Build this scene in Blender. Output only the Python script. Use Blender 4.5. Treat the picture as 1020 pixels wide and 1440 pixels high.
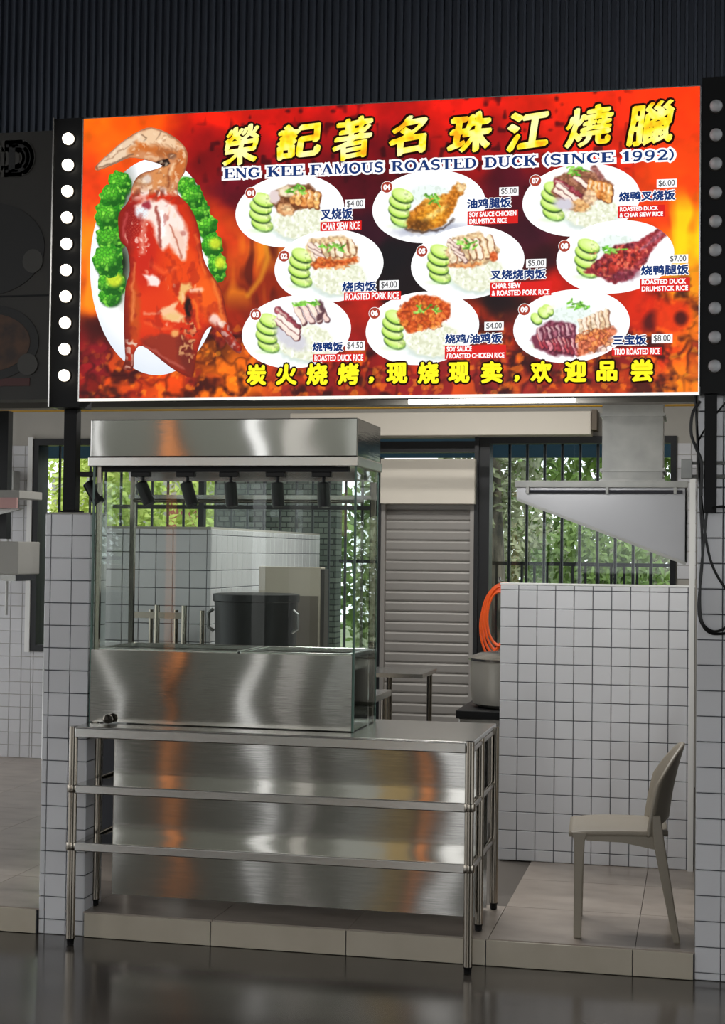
import bpy, bmesh, math, random
import numpy as np
from mathutils import Vector, Matrix
from mathutils.geometry import delaunay_2d_cdt

for _o in list(bpy.data.objects):
    bpy.data.objects.remove(_o)
SC = bpy.context.scene
C = SC.collection

# ------------------------------------------------------------------ camera
F_PX, YAW, PITCH, ROLL, DIST, EYE = 2136.0, .2186, .0275, .0123, 6.317, 1.7
cam = bpy.data.cameras.new('camera')
cam.sensor_fit = 'VERTICAL'
cam.sensor_height = 36.0
cam.lens = F_PX / 1440 * 36
cam.clip_start, cam.clip_end = .05, 300
co = bpy.data.objects.new('camera', cam)
C.objects.link(co)
_f = Vector((-math.sin(YAW) * math.cos(PITCH), math.cos(YAW) * math.cos(PITCH), math.sin(PITCH)))
_r0 = Vector((math.cos(YAW), math.sin(YAW), 0))
_u0 = _r0.cross(_f)
_r = _r0 * math.cos(ROLL) + _u0 * math.sin(ROLL)
_u = -_r0 * math.sin(ROLL) + _u0 * math.cos(ROLL)
_m = Matrix((_r, _u, -_f)).transposed().to_4x4()
_m.translation = (0, -DIST, EYE)
co.matrix_world = _m
SC.camera = co

# ------------------------------------------------------------------ sky, lights, exposure
SKY = 2.1
w = bpy.data.worlds.new('overcast_sky')
SC.world = w
w.use_nodes = True
w.node_tree.nodes['Background'].inputs[0].default_value = (.96, .98, 1, 1)
w.node_tree.nodes['Background'].inputs[1].default_value = SKY
vs = SC.view_settings
vs.view_transform = 'Standard'
vs.look = 'None'
vs.exposure = 0.0
vs.gamma = 1.0
vs.use_curve_mapping = False


def area_light(name, loc, size, power, rot, col=(1, 1, 1), label=None):
    l = bpy.data.lights.new(name, 'AREA')
    l.shape = 'RECTANGLE'
    l.size, l.size_y = size
    l.energy = power
    l.color = col
    o = bpy.data.objects.new(name, l)
    C.objects.link(o)
    o.location = loc
    o.rotation_euler = rot
    return o


# ------------------------------------------------------------------ materials
def s2l(c):
    return tuple(((v / 255) / 12.92 if v / 255 <= .04045 else ((v / 255 + .055) / 1.055) ** 2.4) for v in c[:3])


MATS = {}


def mat(name, col=(200, 200, 200), rough=.5, metal=0., emit=None, estr=1., noise=None, bump=None, rnd=0., coat=0., spec=None, trans=None):
    """noise=(scale_xyz, strength, colour2); bump=[(scale_xyz, strength), ...]; col in sRGB 0-255"""
    if name in MATS:
        return MATS[name]
    m = bpy.data.materials.new(name)
    m.use_nodes = True
    nt = m.node_tree
    b = nt.nodes['Principled BSDF']
    b.inputs['Base Color'].default_value = (*s2l(col), 1)
    b.inputs['Roughness'].default_value = rough
    b.inputs['Metallic'].default_value = metal
    if spec is not None:
        b.inputs['Specular IOR Level'].default_value = spec
    if coat:
        b.inputs['Coat Weight'].default_value = coat
        b.inputs['Coat Roughness'].default_value = .08
    N, L = nt.nodes.new, nt.links.new
    tc = N('ShaderNodeTexCoord')

    def tex(sc, detail=3):
        mp = N('ShaderNodeMapping')
        mp.inputs['Scale'].default_value = sc
        L(tc.outputs['Object'], mp.inputs['Vector'])
        n = N('ShaderNodeTexNoise')
        n.inputs['Scale'].default_value = 1
        n.inputs['Detail'].default_value = detail
        L(mp.outputs[0], n.inputs['Vector'])
        return n
    src = None
    if noise:
        n = tex(noise[0])
        rp = N('ShaderNodeValToRGB')
        rp.color_ramp.elements[0].position = .5 - noise[1]
        rp.color_ramp.elements[1].position = .5 + noise[1]
        rp.color_ramp.elements[0].color = (*s2l(col), 1)
        rp.color_ramp.elements[1].color = (*s2l(noise[2]), 1)
        L(n.outputs['Fac'], rp.inputs[0])
        src = rp.outputs[0]
    if rnd:
        oi = N('ShaderNodeObjectInfo')
        mr = N('ShaderNodeMapRange')
        mr.inputs['To Min'].default_value = 1 - rnd
        mr.inputs['To Max'].default_value = 1 + rnd
        L(oi.outputs['Random'], mr.inputs['Value'])
        hs = N('ShaderNodeHueSaturation')
        hs.inputs['Color'].default_value = (*s2l(col), 1)
        if src:
            L(src, hs.inputs['Color'])
        L(mr.outputs[0], hs.inputs['Value'])
        src = hs.outputs[0]
    if src:
        L(src, b.inputs['Base Color'])
    prev = None
    for sc, st in (bump or []):
        n = tex(sc, 2)
        bp = N('ShaderNodeBump')
        bp.inputs['Strength'].default_value = st
        bp.inputs['Distance'].default_value = .01
        L(n.outputs['Fac'], bp.inputs['Height'])
        if prev:
            L(prev, bp.inputs['Normal'])
        prev = bp.outputs[0]
    if prev:
        L(prev, b.inputs['Normal'])
    if emit:
        b.inputs['Emission Color'].default_value = (*s2l(emit), 1)
        b.inputs['Emission Strength'].default_value = estr
    MATS[name] = m
    return m


def print_mat(name, col, strength, col2=None):
    """backlit translucent print: mostly its own light, a slight sheen"""
    m = mat(name, (20, 20, 20), .4, emit=col, estr=strength, spec=.2)
    return m


def paint_mat(name, strength):
    m = bpy.data.materials.new(name)
    m.use_nodes = True
    nt = m.node_tree
    b = nt.nodes['Principled BSDF']
    a = nt.nodes.new('ShaderNodeAttribute')
    a.attribute_name = 'print_colour'
    if strength > 0:
        b.inputs['Base Color'].default_value = (.01, .01, .01, 1)
        nt.links.new(a.outputs['Color'], b.inputs['Emission Color'])
        b.inputs['Emission Strength'].default_value = strength
    else:
        nt.links.new(a.outputs['Color'], b.inputs['Base Color'])
    b.inputs['Roughness'].default_value = .35
    b.inputs['Specular IOR Level'].default_value = .2
    return m


def glass_mat(name, tint=(.93, .97, .95), ior=1.5, rough=0.0):
    m = bpy.data.materials.new(name)
    m.use_nodes = True
    nt = m.node_tree
    nt.nodes.clear()
    N, L = nt.nodes.new, nt.links.new
    o = N('ShaderNodeOutputMaterial')
    mx = N('ShaderNodeMixShader')
    t = N('ShaderNodeBsdfTransparent')
    t.inputs[0].default_value = (*tint, 1)
    g = N('ShaderNodeBsdfGlossy')
    g.inputs['Roughness'].default_value = rough
    # Schlick reflectance, the same from both faces of the pane
    f0 = ((ior - 1) / (ior + 1)) ** 2
    lw_ = N('ShaderNodeLayerWeight')
    lw_.inputs['Blend'].default_value = .5
    pw = N('ShaderNodeMath'); pw.operation = 'POWER'
    pw.inputs[1].default_value = 5
    L(lw_.outputs['Facing'], pw.inputs[0])
    ma = N('ShaderNodeMath'); ma.operation = 'MULTIPLY_ADD'
    ma.inputs[1].default_value = 1 - f0
    ma.inputs[2].default_value = f0
    L(pw.outputs[0], ma.inputs[0])
    L(ma.outputs[0], mx.inputs[0])
    L(t.outputs[0], mx.inputs[1])
    L(g.outputs[0], mx.inputs[2])
    L(mx.outputs[0], o.inputs[0])
    MATS[name] = m
    return m


M_STEEL = mat('brushed_steel', (196, 194, 189), .075, 1.)


def brushed(m, kz=.13, kx=.034):
    """fine horizontal brushing tips the surface up and down; slow buckling sways it sideways"""
    nt = m.node_tree
    N, L = nt.nodes.new, nt.links.new
    b = nt.nodes['Principled BSDF']
    tc = N('ShaderNodeTexCoord')
    outs = []
    for sc, k, det in (((9, 9, 1500), kz, 2), ((2.8, 2.8, 2.6), kx, 1)):
        mp = N('ShaderNodeMapping')
        mp.inputs['Scale'].default_value = sc
        L(tc.outputs['Object'], mp.inputs['Vector'])
        n = N('ShaderNodeTexNoise')
        n.inputs['Scale'].default_value = 1
        n.inputs['Detail'].default_value = det
        L(mp.outputs[0], n.inputs['Vector'])
        a = N('ShaderNodeMath'); a.operation = 'MULTIPLY_ADD'
        a.inputs[1].default_value = k
        a.inputs[2].default_value = -.5 * k
        L(n.outputs['Fac'], a.inputs[0])
        outs.append(a)
    c = N('ShaderNodeCombineXYZ')
    L(outs[1].outputs[0], c.inputs[0])
    L(outs[0].outputs[0], c.inputs[2])
    g = N('ShaderNodeNewGeometry')
    v = N('ShaderNodeVectorMath'); v.operation = 'ADD'
    L(g.outputs['Normal'], v.inputs[0])
    L(c.outputs[0], v.inputs[1])
    w2_ = N('ShaderNodeVectorMath'); w2_.operation = 'NORMALIZE'
    L(v.outputs[0], w2_.inputs[0])
    L(w2_.outputs[0], b.inputs['Normal'])
    b.inputs['Anisotropic'].default_value = .8
    c = N('ShaderNodeCombineXYZ')
    c.inputs[0].default_value, c.inputs[1].default_value, c.inputs[2].default_value = 0, .3, 1
    L(c.outputs[0], b.inputs['Tangent'])


brushed(M_STEEL)
M_STEEL2 = mat('bright_steel', (205, 204, 200), .22, 1., bump=[((9, 9, 9), .05)])
M_TUBE = mat('steel_tube', (150, 143, 132), .2, 1.)
M_GALV = mat('galvanised_steel', (176, 176, 172), .42, .3, noise=((9, 9, 9), .25, (152, 153, 150)), bump=[((5, 5, 5), .12)])
M_HOOD = mat('hood_steel', (150, 150, 152), .3, .55, bump=[((2, 2, 2), .3)])
M_BLACK = mat('black_paint', (7, 8, 11), .5, spec=.25)
M_BLACKP = mat('black_plastic', (6, 6, 8), .42, spec=.3)
M_RUBBER = mat('black_cable', (9, 9, 10), .5)
M_TILE = mat('white_glazed_tile', (205, 205, 208), .16, rnd=.035, coat=.3, bump=[((14, 14, 14), .03)])
M_GROUT = mat('dark_grout', (62, 64, 70), .9)
M_KERB = mat('beige_kerb_tile', (190, 181, 164), .35, rnd=.04, noise=((6, 6, 6), .3, (178, 168, 150)))
M_PLAT = mat('stall_floor_tile', (176, 165, 154), .3, rnd=.03, noise=((4, 7, 4), .22, (146, 134, 124)))
M_PLATG = mat('stall_floor_joint', (96, 90, 84), .8)
M_FLOOR = mat('polished_concrete', (92, 86, 79), .16, noise=((1.6, 3.2, 1), .2, (62, 57, 52)), bump=[((1.2, 1.2, 1), .12)])
M_CLAD = mat('dark_ribbed_metal', (70, 76, 88), .35, .35)
M_ROOF = mat('dark_roof', (34, 35, 38), .8)
M_PLASTER = mat('grey_plaster', (176, 172, 164), .8, noise=((3, 3, 3), .3, (160, 157, 150)))
M_CEIL = mat('stall_ceiling', (150, 146, 138), .85)
M_BEIGE = mat('beige_casing', (214, 206, 192), .5)
M_YELLOW = mat('yellow_gas_pipe', (190, 146, 52), .4)
M_SLAT = mat('grey_shutter_slat', (150, 146, 141), .45, .2, rnd=.02)
M_FRAME = mat('black_window_frame', (14, 16, 20), .4)
M_WHITE = mat('white_enamel', (226, 226, 224), .35)
M_BLUE = mat('blue_fascia', (12, 58, 78), .5)
M_CHAIR = mat('taupe_plastic', (146, 137, 122), .42, bump=[((60, 60, 60), .03)])
M_GLASS = glass_mat('clear_glass', ior=1.4)
M_GLASS2 = glass_mat('side_glass_clear', (.97, .985, .98), ior=1.1)
M_GEDGE = mat('green_glass_edge', (78, 108, 98), .15, spec=.6)
M_WGLASS = glass_mat('window_glass', (.95, .98, .98), 1.35)
M_ORANGE = mat('orange_hose', (238, 92, 24), .45)


# ------------------------------------------------------------------ builders
ORG = {}


def link(o, parent=None):
    C.objects.link(o)
    if parent is not None:
        o.parent = parent
        ORG[o.name] = ORG.get(parent.name, Vector((0, 0, 0)))
    return o


def tag(o, label, cat, group=None):
    o['label'] = label
    o['category'] = cat
    if group:
        o['group'] = group
    return o


def thing(name, label, cat, loc=(0, 0, 0), group=None):
    o = bpy.data.objects.new(name, None)
    o.empty_display_size = .05
    C.objects.link(o)
    o.location = loc
    ORG[o.name] = Vector(loc)
    return tag(o, label, cat, group)


class B:
    def __init__(s):
        s.v, s.f = [], []

    def add(s, vs_, fs_):
        k = len(s.v)
        s.v += [tuple(v) for v in vs_]
        s.f += [tuple(i + k for i in f) for f in fs_]
        return s

    def box(s, x0, x1, y0, y1, z0, z1):
        return s.add([(x0, y0, z0), (x1, y0, z0), (x1, y1, z0), (x0, y1, z0), (x0, y0, z1), (x1, y0, z1), (x1, y1, z1), (x0, y1, z1)],
                     [(0, 3, 2, 1), (4, 5, 6, 7), (0, 1, 5, 4), (1, 2, 6, 5), (2, 3, 7, 6), (3, 0, 4, 7)])

    def prism(s, pts, axis, a, b):
        """polygon pts in the other two axes, extruded from a to b along axis"""
        def p3(p, t):
            return {'x': (t, p[0], p[1]), 'y': (p[0], t, p[1]), 'z': (p[0], p[1], t)}[axis]
        n = len(pts)
        return s.add([p3(p, a) for p in pts] + [p3(p, b) for p in pts],
                     [tuple(range(n)), tuple(range(2 * n - 1, n - 1, -1))] + [(i, i + n, (i + 1) % n + n, (i + 1) % n) for i in range(n)])

    def tube(s, path, r, n=10, caps=True, closed=False):
        P = [Vector(p) for p in path]
        rr = r if isinstance(r, (list, tuple)) else [r] * len(P)
        vs_, fs_ = [], []
        ref = None
        m = len(P)
        for i, p in enumerate(P):
            if closed:
                d = P[(i + 1) % m] - P[(i - 1) % m]
            else:
                d = P[min(i + 1, m - 1)] - P[max(i - 1, 0)]
            d.normalize()
            if ref is None:
                ref = Vector((0, 0, 1)) if abs(d.z) < .9 else Vector((1, 0, 0))
            a = d.cross(ref).normalized()
            bb = a.cross(d).normalized()
            ref = bb
            for k in range(n):
                t = 2 * math.pi * k / n
                vs_.append(p + (a * math.cos(t) + bb * math.sin(t)) * rr[i])
        for i in range(m if closed else m - 1):
            j = (i + 1) % m
            for k in range(n):
                fs_.append((i * n + k, i * n + (k + 1) % n, j * n + (k + 1) % n, j * n + k))
        if caps and not closed:
            fs_.append(tuple(range(n - 1, -1, -1)))
            fs_.append(tuple((m - 1) * n + k for k in range(n)))
        return s.add(vs_, fs_)

    def lathe(s, prof, c=(0, 0, 0), n=24):
        vs_, fs_ = [], []
        for r, z in prof:
            for k in range(n):
                t = 2 * math.pi * k / n
                vs_.append((c[0] + r * math.cos(t), c[1] + r * math.sin(t), c[2] + z))
        for i in range(len(prof) - 1):
            for k in range(n):
                fs_.append((i * n + k, i * n + (k + 1) % n, (i + 1) * n + (k + 1) % n, (i + 1) * n + k))
        if prof[0][0] > 1e-5:
            fs_.append(tuple(range(n - 1, -1, -1)))
        if prof[-1][0] > 1e-5:
            fs_.append(tuple((len(prof) - 1) * n + k for k in range(n)))
        return s.add(vs_, fs_)

    def mesh(s, name, m, off=Vector((0, 0, 0)), smooth=False):
        me = bpy.data.meshes.new(name)
        me.from_pydata([(v[0] - off.x, v[1] - off.y, v[2] - off.z) for v in s.v], [], s.f)
        bm = bmesh.new()
        bm.from_mesh(me)
        bmesh.ops.recalc_face_normals(bm, faces=bm.faces)
        bm.to_mesh(me)
        bm.free()
        if m:
            me.materials.append(m)
        if smooth:
            for p in me.polygons:
                p.use_smooth = True
            try:
                me.set_sharp_from_angle(angle=math.radians(smooth if smooth > 1 else 40))
            except Exception:
                pass
        return me

    def obj(s, name, m, parent=None, smooth=False, bevel=0, origin=None):
        off = ORG.get(parent.name, Vector((0, 0, 0))) if parent is not None else Vector(origin or (0, 0, 0))
        o = bpy.data.objects.new(name, s.mesh(name, m, off, smooth))
        if parent is None and origin:
            o.location = origin
            ORG[o.name] = Vector(origin)
        link(o, parent)
        if bevel:
            md = o.modifiers.new('bevel', 'BEVEL')
            md.width = bevel
            md.segments = 2
            md.limit_method = 'ANGLE'
        return o


def struct(o):
    o['kind'] = 'structure'
    return o


def bx(name, m, x0, x1, y0, y1, z0, z1, parent=None, bevel=0):
    return B().box(x0, x1, y0, y1, z0, z1).obj(name, m, parent, bevel=bevel)


# one bevelled tile, face towards -Y, origin at its lower left rear corner, unit size
def tile_mesh(w_, h_, d=.006, bv=.0025, m=M_TILE):
    vs_ = [(0, 0, 0), (w_, 0, 0), (w_, 0, h_), (0, 0, h_),
           (0, -d + bv, 0), (w_, -d + bv, 0), (w_, -d + bv, h_), (0, -d + bv, h_),
           (bv, -d, bv), (w_ - bv, -d, bv), (w_ - bv, -d, h_ - bv), (bv, -d, h_ - bv)]
    fs_ = [(8, 9, 10, 11)]
    for a, b2 in ((0, 4), (4, 8)):
        for i in range(4):
            j = (i + 1) % 4
            fs_.append((a + i, a + j, b2 + j, b2 + i))
    me = bpy.data.meshes.new('tile')
    me.from_pydata(vs_, [], fs_)
    me.materials.append(m)
    return me


TM = {}


def tile_wall(parent, x0, x1, z0, z1, ypos, tw, zoff=0., xoff=0., rz=0., skip=None, g=.0035, m=M_TILE, th=None, name='tile'):
    """tiles on a wall face; rz=0 faces -Y with x along X; rz=90 faces +X with 'x' running along Y (ypos is then the X of the face)"""
    th = th or tw

    def cuts(a, b2, off, t):
        c = [a]
        p = a + off
        while p < b2 - .004:
            if p > a + .004:
                c.append(p)
            p += t
        return c + [b2]
    xs, zs = cuts(x0, x1, xoff, tw), cuts(z0, z1, zoff, th)
    for i in range(len(xs) - 1):
        for k in range(len(zs) - 1):
            if skip and skip(xs[i], xs[i + 1], zs[k], zs[k + 1]):
                continue
            w_, h_ = xs[i + 1] - xs[i] - g, zs[k + 1] - zs[k] - g
            if w_ < .006 or h_ < .006:
                continue
            key = (round(w_, 3), round(h_, 3), m.name)
            if key not in TM:
                TM[key] = tile_mesh(w_, h_, m=m)
            o = bpy.data.objects.new(name, TM[key])
            o.parent = parent
            C.objects.link(o)
            if rz == 0:
                o.location = (xs[i] + g / 2, ypos, zs[k] + g / 2)
            else:
                o.location = (ypos, xs[i] + g / 2, zs[k] + g / 2)
                o.rotation_euler = (0, 0, math.radians(90))
    return parent

# ================================================================== the setting
PZ = .11            # stall platform height
struct(bx('floor', M_FLOOR, -14, 14, -12.5, .3, -.1, 0))
plat = struct(bx('stall_floor', M_PLATG, -7, 3, .012, 4.75, -.05, PZ - .006))
for i in range(11):                                    # 60 cm floor tiles where the floor can be seen
    for j in range(8):
        x0 = -6.25 + .6 * i + (.005 if i else 0)
        y0 = .002 + .6 * j
        x1 = min(x0 + .597, .3)
        if x1 - x0 < .1 or (x0 > -1.3 and y0 > 1.7) or (-2.9 < x0 < -1.4 and y0 > .6) or (x1 < -5.6):
            continue
        key = ('plat', round(x1 - x0, 3))
        if key not in TM:
            TM[key] = B().box(0, x1 - x0, 0, .597, -.008, 0).mesh('floor_tile', M_PLAT)
        o = bpy.data.objects.new('floor_tile', TM[key])
        o.location = (x0, y0, PZ)
        o.parent = plat
        C.objects.link(o)

kerb = struct(B().box(-7, -2.86, -.002, .03, 0, PZ - .012).box(-2.635, -.012, -.002, .03, 0, PZ - .012).obj('trim_1', M_GROUT))
kx = [-6.1, -5.5, -4.9, -4.3, -3.7, -3.1, -2.86, -2.635, -2.05, -1.45, -.855, -.255, -.013]
for a, b_ in zip(kx[:-1], kx[1:]):
    if a == -2.86:
        continue                                       # the tiled pier stands here
    bx('kerb_tile', M_KERB, a + .002, b_ - .002, -.012, -.002, .002, PZ - .004, kerb, bevel=.002)

# back wall with its window and door openings -----------------------
YB = 4.5
bw = B()
bw.box(-7.5, -4.98, YB, YB + .14, PZ, 3.4)             # left of the window
bw.box(-4.98, -2.3, YB, YB + .14, PZ, .93)             # below the left window
bw.box(-4.98, -.16, YB, YB + .14, 2.55, 3.4)             # above windows and door
bw.box(-1.53, -.16, YB, YB + .14, PZ, .93)
bw.box(-.16, .4, YB, YB + .14, PZ, 3.4)
back = struct(bw.obj('wall_back', M_PLASTER))
tile_wall(back, -5.45, -4.985, PZ, 2.5, YB, .0965)
tile_wall(back, -4.985, -4.6, PZ, .925, YB, .0965, xoff=.02)
tile_wall(back, -.155, -.02, 1.55, 2.5, YB, .0965)

# left window: white surround, black frame, bars, panes
w1 = struct(B().box(-4.99, -4.945, YB - .02, YB + .16, .93, 2.55).box(-4.945, -2.30, YB - .02, YB + .1, 2.50, 2.55)
            .box(-4.945, -2.3, YB - .02, YB + .1, .93, .975).box(-2.345, -2.30, YB - .02, YB + .1, .93, 2.55)
            .box(-3.66, -3.62, YB + .0, YB + .06, .97, 2.5).obj('window_1', M_FRAME))
bx('window_surround', M_WHITE, -5.03, -4.992, YB - .03, YB + .02, .92, 2.56, w1)
bx('transom_bar', M_FRAME, -4.35, -2.345, YB + .02, YB + .05, 2.02, 2.05, w1)
for k, (a, b_) in enumerate(((-4.94, -3.665), (-3.615, -2.35))):
    bx('pane', M_WGLASS, a, b_, YB + .03, YB + .036, .98, 2.5, w1)
x = -4.82
while x < -2.4:
    B().tube([(x, YB + .1, .97), (x, YB + .1, 2.52)], .011, 8).obj('grille_bar', M_FRAME, w1, smooth=True)
    x += .126
# right window
w2 = struct(B().box(-1.545, -1.47, YB - .02, YB + .16, .93, 2.55).box(-1.47, -.2, YB - .02, YB + .1, 2.50, 2.55)
            .box(-1.47, -.2, YB - .02, YB + .1, .93, .975).box(-.2, -.16, YB - .02, YB + .16, .93, 2.55).obj('window_2', M_FRAME))
bx('pane', M_WGLASS, -1.47, -.2, YB + .03, YB + .036, .975, 2.5, w2)
x = -1.34
while x < -.22:
    B().tube([(x, YB + .1, .97), (x, YB + .1, 2.52)], .011, 8).obj('grille_bar', M_FRAME, w2, smooth=True)
    x += .126

# roller shutter door
d1 = struct(B().box(-2.30, -2.255, YB - .05, YB + .06, PZ, 2.4).box(-1.575, -1.545, YB - .05, YB + .06, PZ, 2.55).box(-2.3, -1.545, YB, YB + .1, 2.44, 2.52).obj('door_1', M_FRAME))
for a, b_ in ((-2.255, -2.225), (-1.605, -1.575)):
    bx('guide_rail', M_SLAT, a, b_, YB - .04, YB + .05, PZ, 2.06, d1)
sl = B().prism([(0, 0), (-.008, .004), (-.012, .014), (-.013, .058), (-.009, .068), (0, .074), (.006, .074), (.006, 0)], 'x', 0, .62).mesh('slat', M_SLAT)
z = PZ
while z < 2.04:
    o = bpy.data.objects.new('slat', sl)
    o.location = (-2.225, YB + .02, z)
    o.parent = d1
    C.objects.link(o)
    z += .0735
bx('shutter_box', M_BEIGE, -2.245, -1.56, YB - .13, YB + .06, 2.062, 2.385, d1, bevel=.006)

# partition on the left (tiled, between the two stalls) and its front pier
pl = struct(bx('pier_left', M_GROUT, -2.849, -2.646, .006, .2, 0, 1.86))
tile_wall(pl, -2.855, -2.64, .0, 1.862, .006, .1, xoff=.028, zoff=.065)
tile_wall(pl, .0, .2, .0, 1.862, -2.646, .1, zoff=.065, rz=90)
bx('pier_cap', M_PLASTER, -2.852, -2.643, .004, .2, 1.86, 1.868, pl)
lw = struct(bx('wall_left', M_GROUT, -3.3, -2.576, 1.506, 3.9, PZ, 1.82))
tile_wall(lw, -3.3, -2.57, 1.0, 1.825, 1.506, .0965, zoff=.02, xoff=.03)
tile_wall(lw, 1.5, 3.9, 1.0, 1.825, -2.576, .0965, zoff=.02, rz=90)
bx('wall_cap', M_PLASTER, -3.3, -2.572, 1.5, 3.9, 1.82, 1.835, lw)

# right pier, partition and the low tiled wall
pr = struct(bx('pier_right', M_GROUT, -.004, .45, .006, .3, 0, 3.4))
tile_wall(pr, -.01, .42, 0, 2.4, .006, .103, zoff=.03)
tile_wall(pr, .0, .3, 0, 2.4, -.004, .103, zoff=.03, rz=90)
# inner face of the pier looks towards -X and is seen edge-on
wr = struct(bx('wall_right', M_PLASTER, -.012, .12, .3, YB, PZ, 3.4))
lo = struct(bx('wall_low', M_GROUT, -1.016, -.02, 1.646, 1.76, PZ, 1.545))
tile_wall(lo, -1.02, -.02, PZ, 1.548, 1.646, .0965, zoff=.06, xoff=.0965)
bx('wall_cap', M_WHITE, -1.022, -.02, 1.64, 1.765, 1.548, 1.556, lo)
bx('corner_strip', M_WHITE, -.05, -.022, 1.61, 1.64, PZ, 2.12, lo)

struct(bx('ceiling', M_CEIL, -7.5, 2, .15, YB + .14, 3.4, 3.5))
# dark ribbed cladding above the stalls: separate sheets
clad = struct(bx('wall_front', M_ROOF, -7.5, 3, .085, .15, 2.42, 5.4))
pitch = .0355
xs0 = -4.35
for s_ in range(7):
    pts = []
    n = 22
    for i in range(n):
        xx = xs0 + (s_ * n + i) * pitch
        pts += [(xx, .08), (xx + pitch * .5, .08), (xx + pitch * .6, .06), (xx + pitch * .9, .06)]
    pts.append((xs0 + (s_ + 1) * n * pitch, .08))
    b_ = B()
    b_.add([(p[0], p[1], 2.40) for p in pts] + [(p[0], p[1], 5.3) for p in pts], [(i, i + 1, i + 1 + len(pts), i + len(pts)) for i in range(len(pts) - 1)])
    b_.obj('cladding_sheet', M_CLAD, clad)
struct(bx('roof', M_ROOF, -14, 14, -11.5, .1, 5.3, 5.4))
for k, yy in enumerate((-2.0, -5.0, -8.0)):
    tag(bx('roof_beam', M_ROOF, -14, 14, yy - .1, yy + .1, 5.0, 5.3), 'dark steel roof beam over the hall, %s from the stalls' % ('first', 'second', 'third')[k], 'beam', 'roof beams')

# steel channel, yellow gas pipe and beige casing over the stall opening
struct(bx('trim_2', mat('grey_channel', (120, 116, 108), .5), -6, -.012, .6, .7, 2.395, 2.47))
tag(B().tube([(-5.4, 3.6, 2.69), (-.02, 3.6, 2.69)], .022, 10).obj('gas_pipe', M_YELLOW, smooth=True), 'long yellow gas pipe running under the stall ceiling', 'pipe')
cs = thing('duct_casing', 'long beige casing high on the back wall above the windows', 'casing', (-1.5, 4.3, 2.54))
bx('casing_body', M_BEIGE, -2.9, -.74, 4.28, YB, 2.545, 2.71, cs, bevel=.006)
bx('end_bracket', mat('dark_bronze', (92, 78, 60), .5), -.735, -.70, 4.28, YB, 2.58, 2.72, cs)
ft = thing('fluorescent_lamp', 'lit white fluorescent lamp just under the signboard', 'lamp', (-1.0, .42, 2.41))
bx('lamp_housing', M_WHITE, -1.3, -.53, .40, .45, 2.407, 2.45, ft)
for xx in (-1.2, -.62):
    B().tube([(xx, .425, 2.45), (xx, .425, 3.4)], .006, 6).obj('hanger', M_WHITE, ft)
fl_ = area_light('fluorescent_light', (0, 0, 0), (.75, .03), 12, (math.radians(25), 0, 0), (1, 1, .99))
fl_.parent = ft
fl_.location = (.085, .02, -.035)
B().tube([(-1.29, .425, 2.392), (-.54, .425, 2.392)], .012, 10).obj('lamp_tube', mat('tube_glow', (250, 250, 250), .5, emit=(255, 252, 245), estr=5), ft, smooth=True)
for k, (lx, ly) in enumerate(((-1.9, 2.2), (-.9, 2.6), (-4.4, 2.4))):
    t = thing('ceiling_batten', 'fluorescent batten on the stall ceiling, hidden behind the signboard, %s' % ('above the cooking area', 'above the exhaust hood', 'in the neighbouring stall')[k], 'lamp', (lx, ly, 3.39), 'ceiling battens')
    bx('lamp_housing', M_WHITE, lx - .6, lx + .6, ly - .05, ly + .05, 3.34, 3.4, t)
    bx('lamp_tube', MATS['tube_glow'], lx - .58, lx + .58, ly - .04, ly + .04, 3.325, 3.34, t)
    al = area_light('batten_light', (lx, ly, 3.32), (1.15, .08), (40, 34, 1.2)[k], (0, 0, 0), (1, .985, .96))
    al.parent = t
    al.location = (0, 0, -.075)

# ------------------------------------------------------------------ outdoors behind the stall
M_LEAF = [mat('leaf_lime', (168, 194, 78), .5, noise=((3, 3, 3), .2, (216, 224, 124))), mat('leaf_green', (92, 124, 52), .5, noise=((3, 3, 3), .2, (130, 158, 74))), mat('leaf_olive', (112, 122, 84), .5, noise=((3, 3, 3), .2, (160, 166, 128)))]
M_BARK = mat('pale_bark', (130, 122, 108), .9, noise=((12, 12, 3), .12, (64, 62, 56)))
struct(bx('ground_outdoor', mat('lawn', (96, 112, 70), .9, noise=((2, 2, 2), .2, (130, 134, 100))), -25, 15, YB + .2, 30, -.1, .02))
rng = random.Random(5)


def shrub(x, y, rx, ry, z0, z1, n, mi, label, trunk=None, ls=.05):
    t = thing('shrub' if not trunk else 'tree', label, 'shrub' if not trunk else 'tree', (x, y, .02), 'greenery behind the stall')
    b = B()
    cz, rz_ = (z0 + z1) / 2, (z1 - z0) / 2
    for _ in range(int(n * 1.8)):
        while True:
            p = Vector((rng.uniform(-1, 1), rng.uniform(-1, 1), rng.uniform(-1, 1)))
            if .3 < p.length < 1:
                break
        c = Vector((x + p.x * rx, y + p.y * ry, cz + p.z * rz_))
        a = Vector((rng.gauss(0, 1), rng.gauss(0, 1), rng.gauss(0, 1))).normalized()
        bb = a.orthogonal().normalized()
        s = ls * rng.uniform(.6, 1.3)
        b.add([c - a * s, c + bb * s * .45, c + a * s, c - bb * s * .45], [(0, 1, 2, 3)])
    f = b.obj('foliage', M_LEAF[mi], t)
    f['kind'] = 'stuff'
    if trunk:
        B().tube([(x, y, .02), (x + .03, y, z0 * .5), (x - .02, y, cz)], [trunk, trunk * .85, trunk * .5], 10).obj('trunk', M_BARK, t, smooth=True)
    else:
        bs = B()
        for k in range(5):
            bs.tube([(x + .05 * k - .1, y, .02), (x + rx * .3 * (k - 2), y, cz)], [.02, .01], 6)
        bs.obj('stem', M_BARK, t)
    return t


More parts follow.
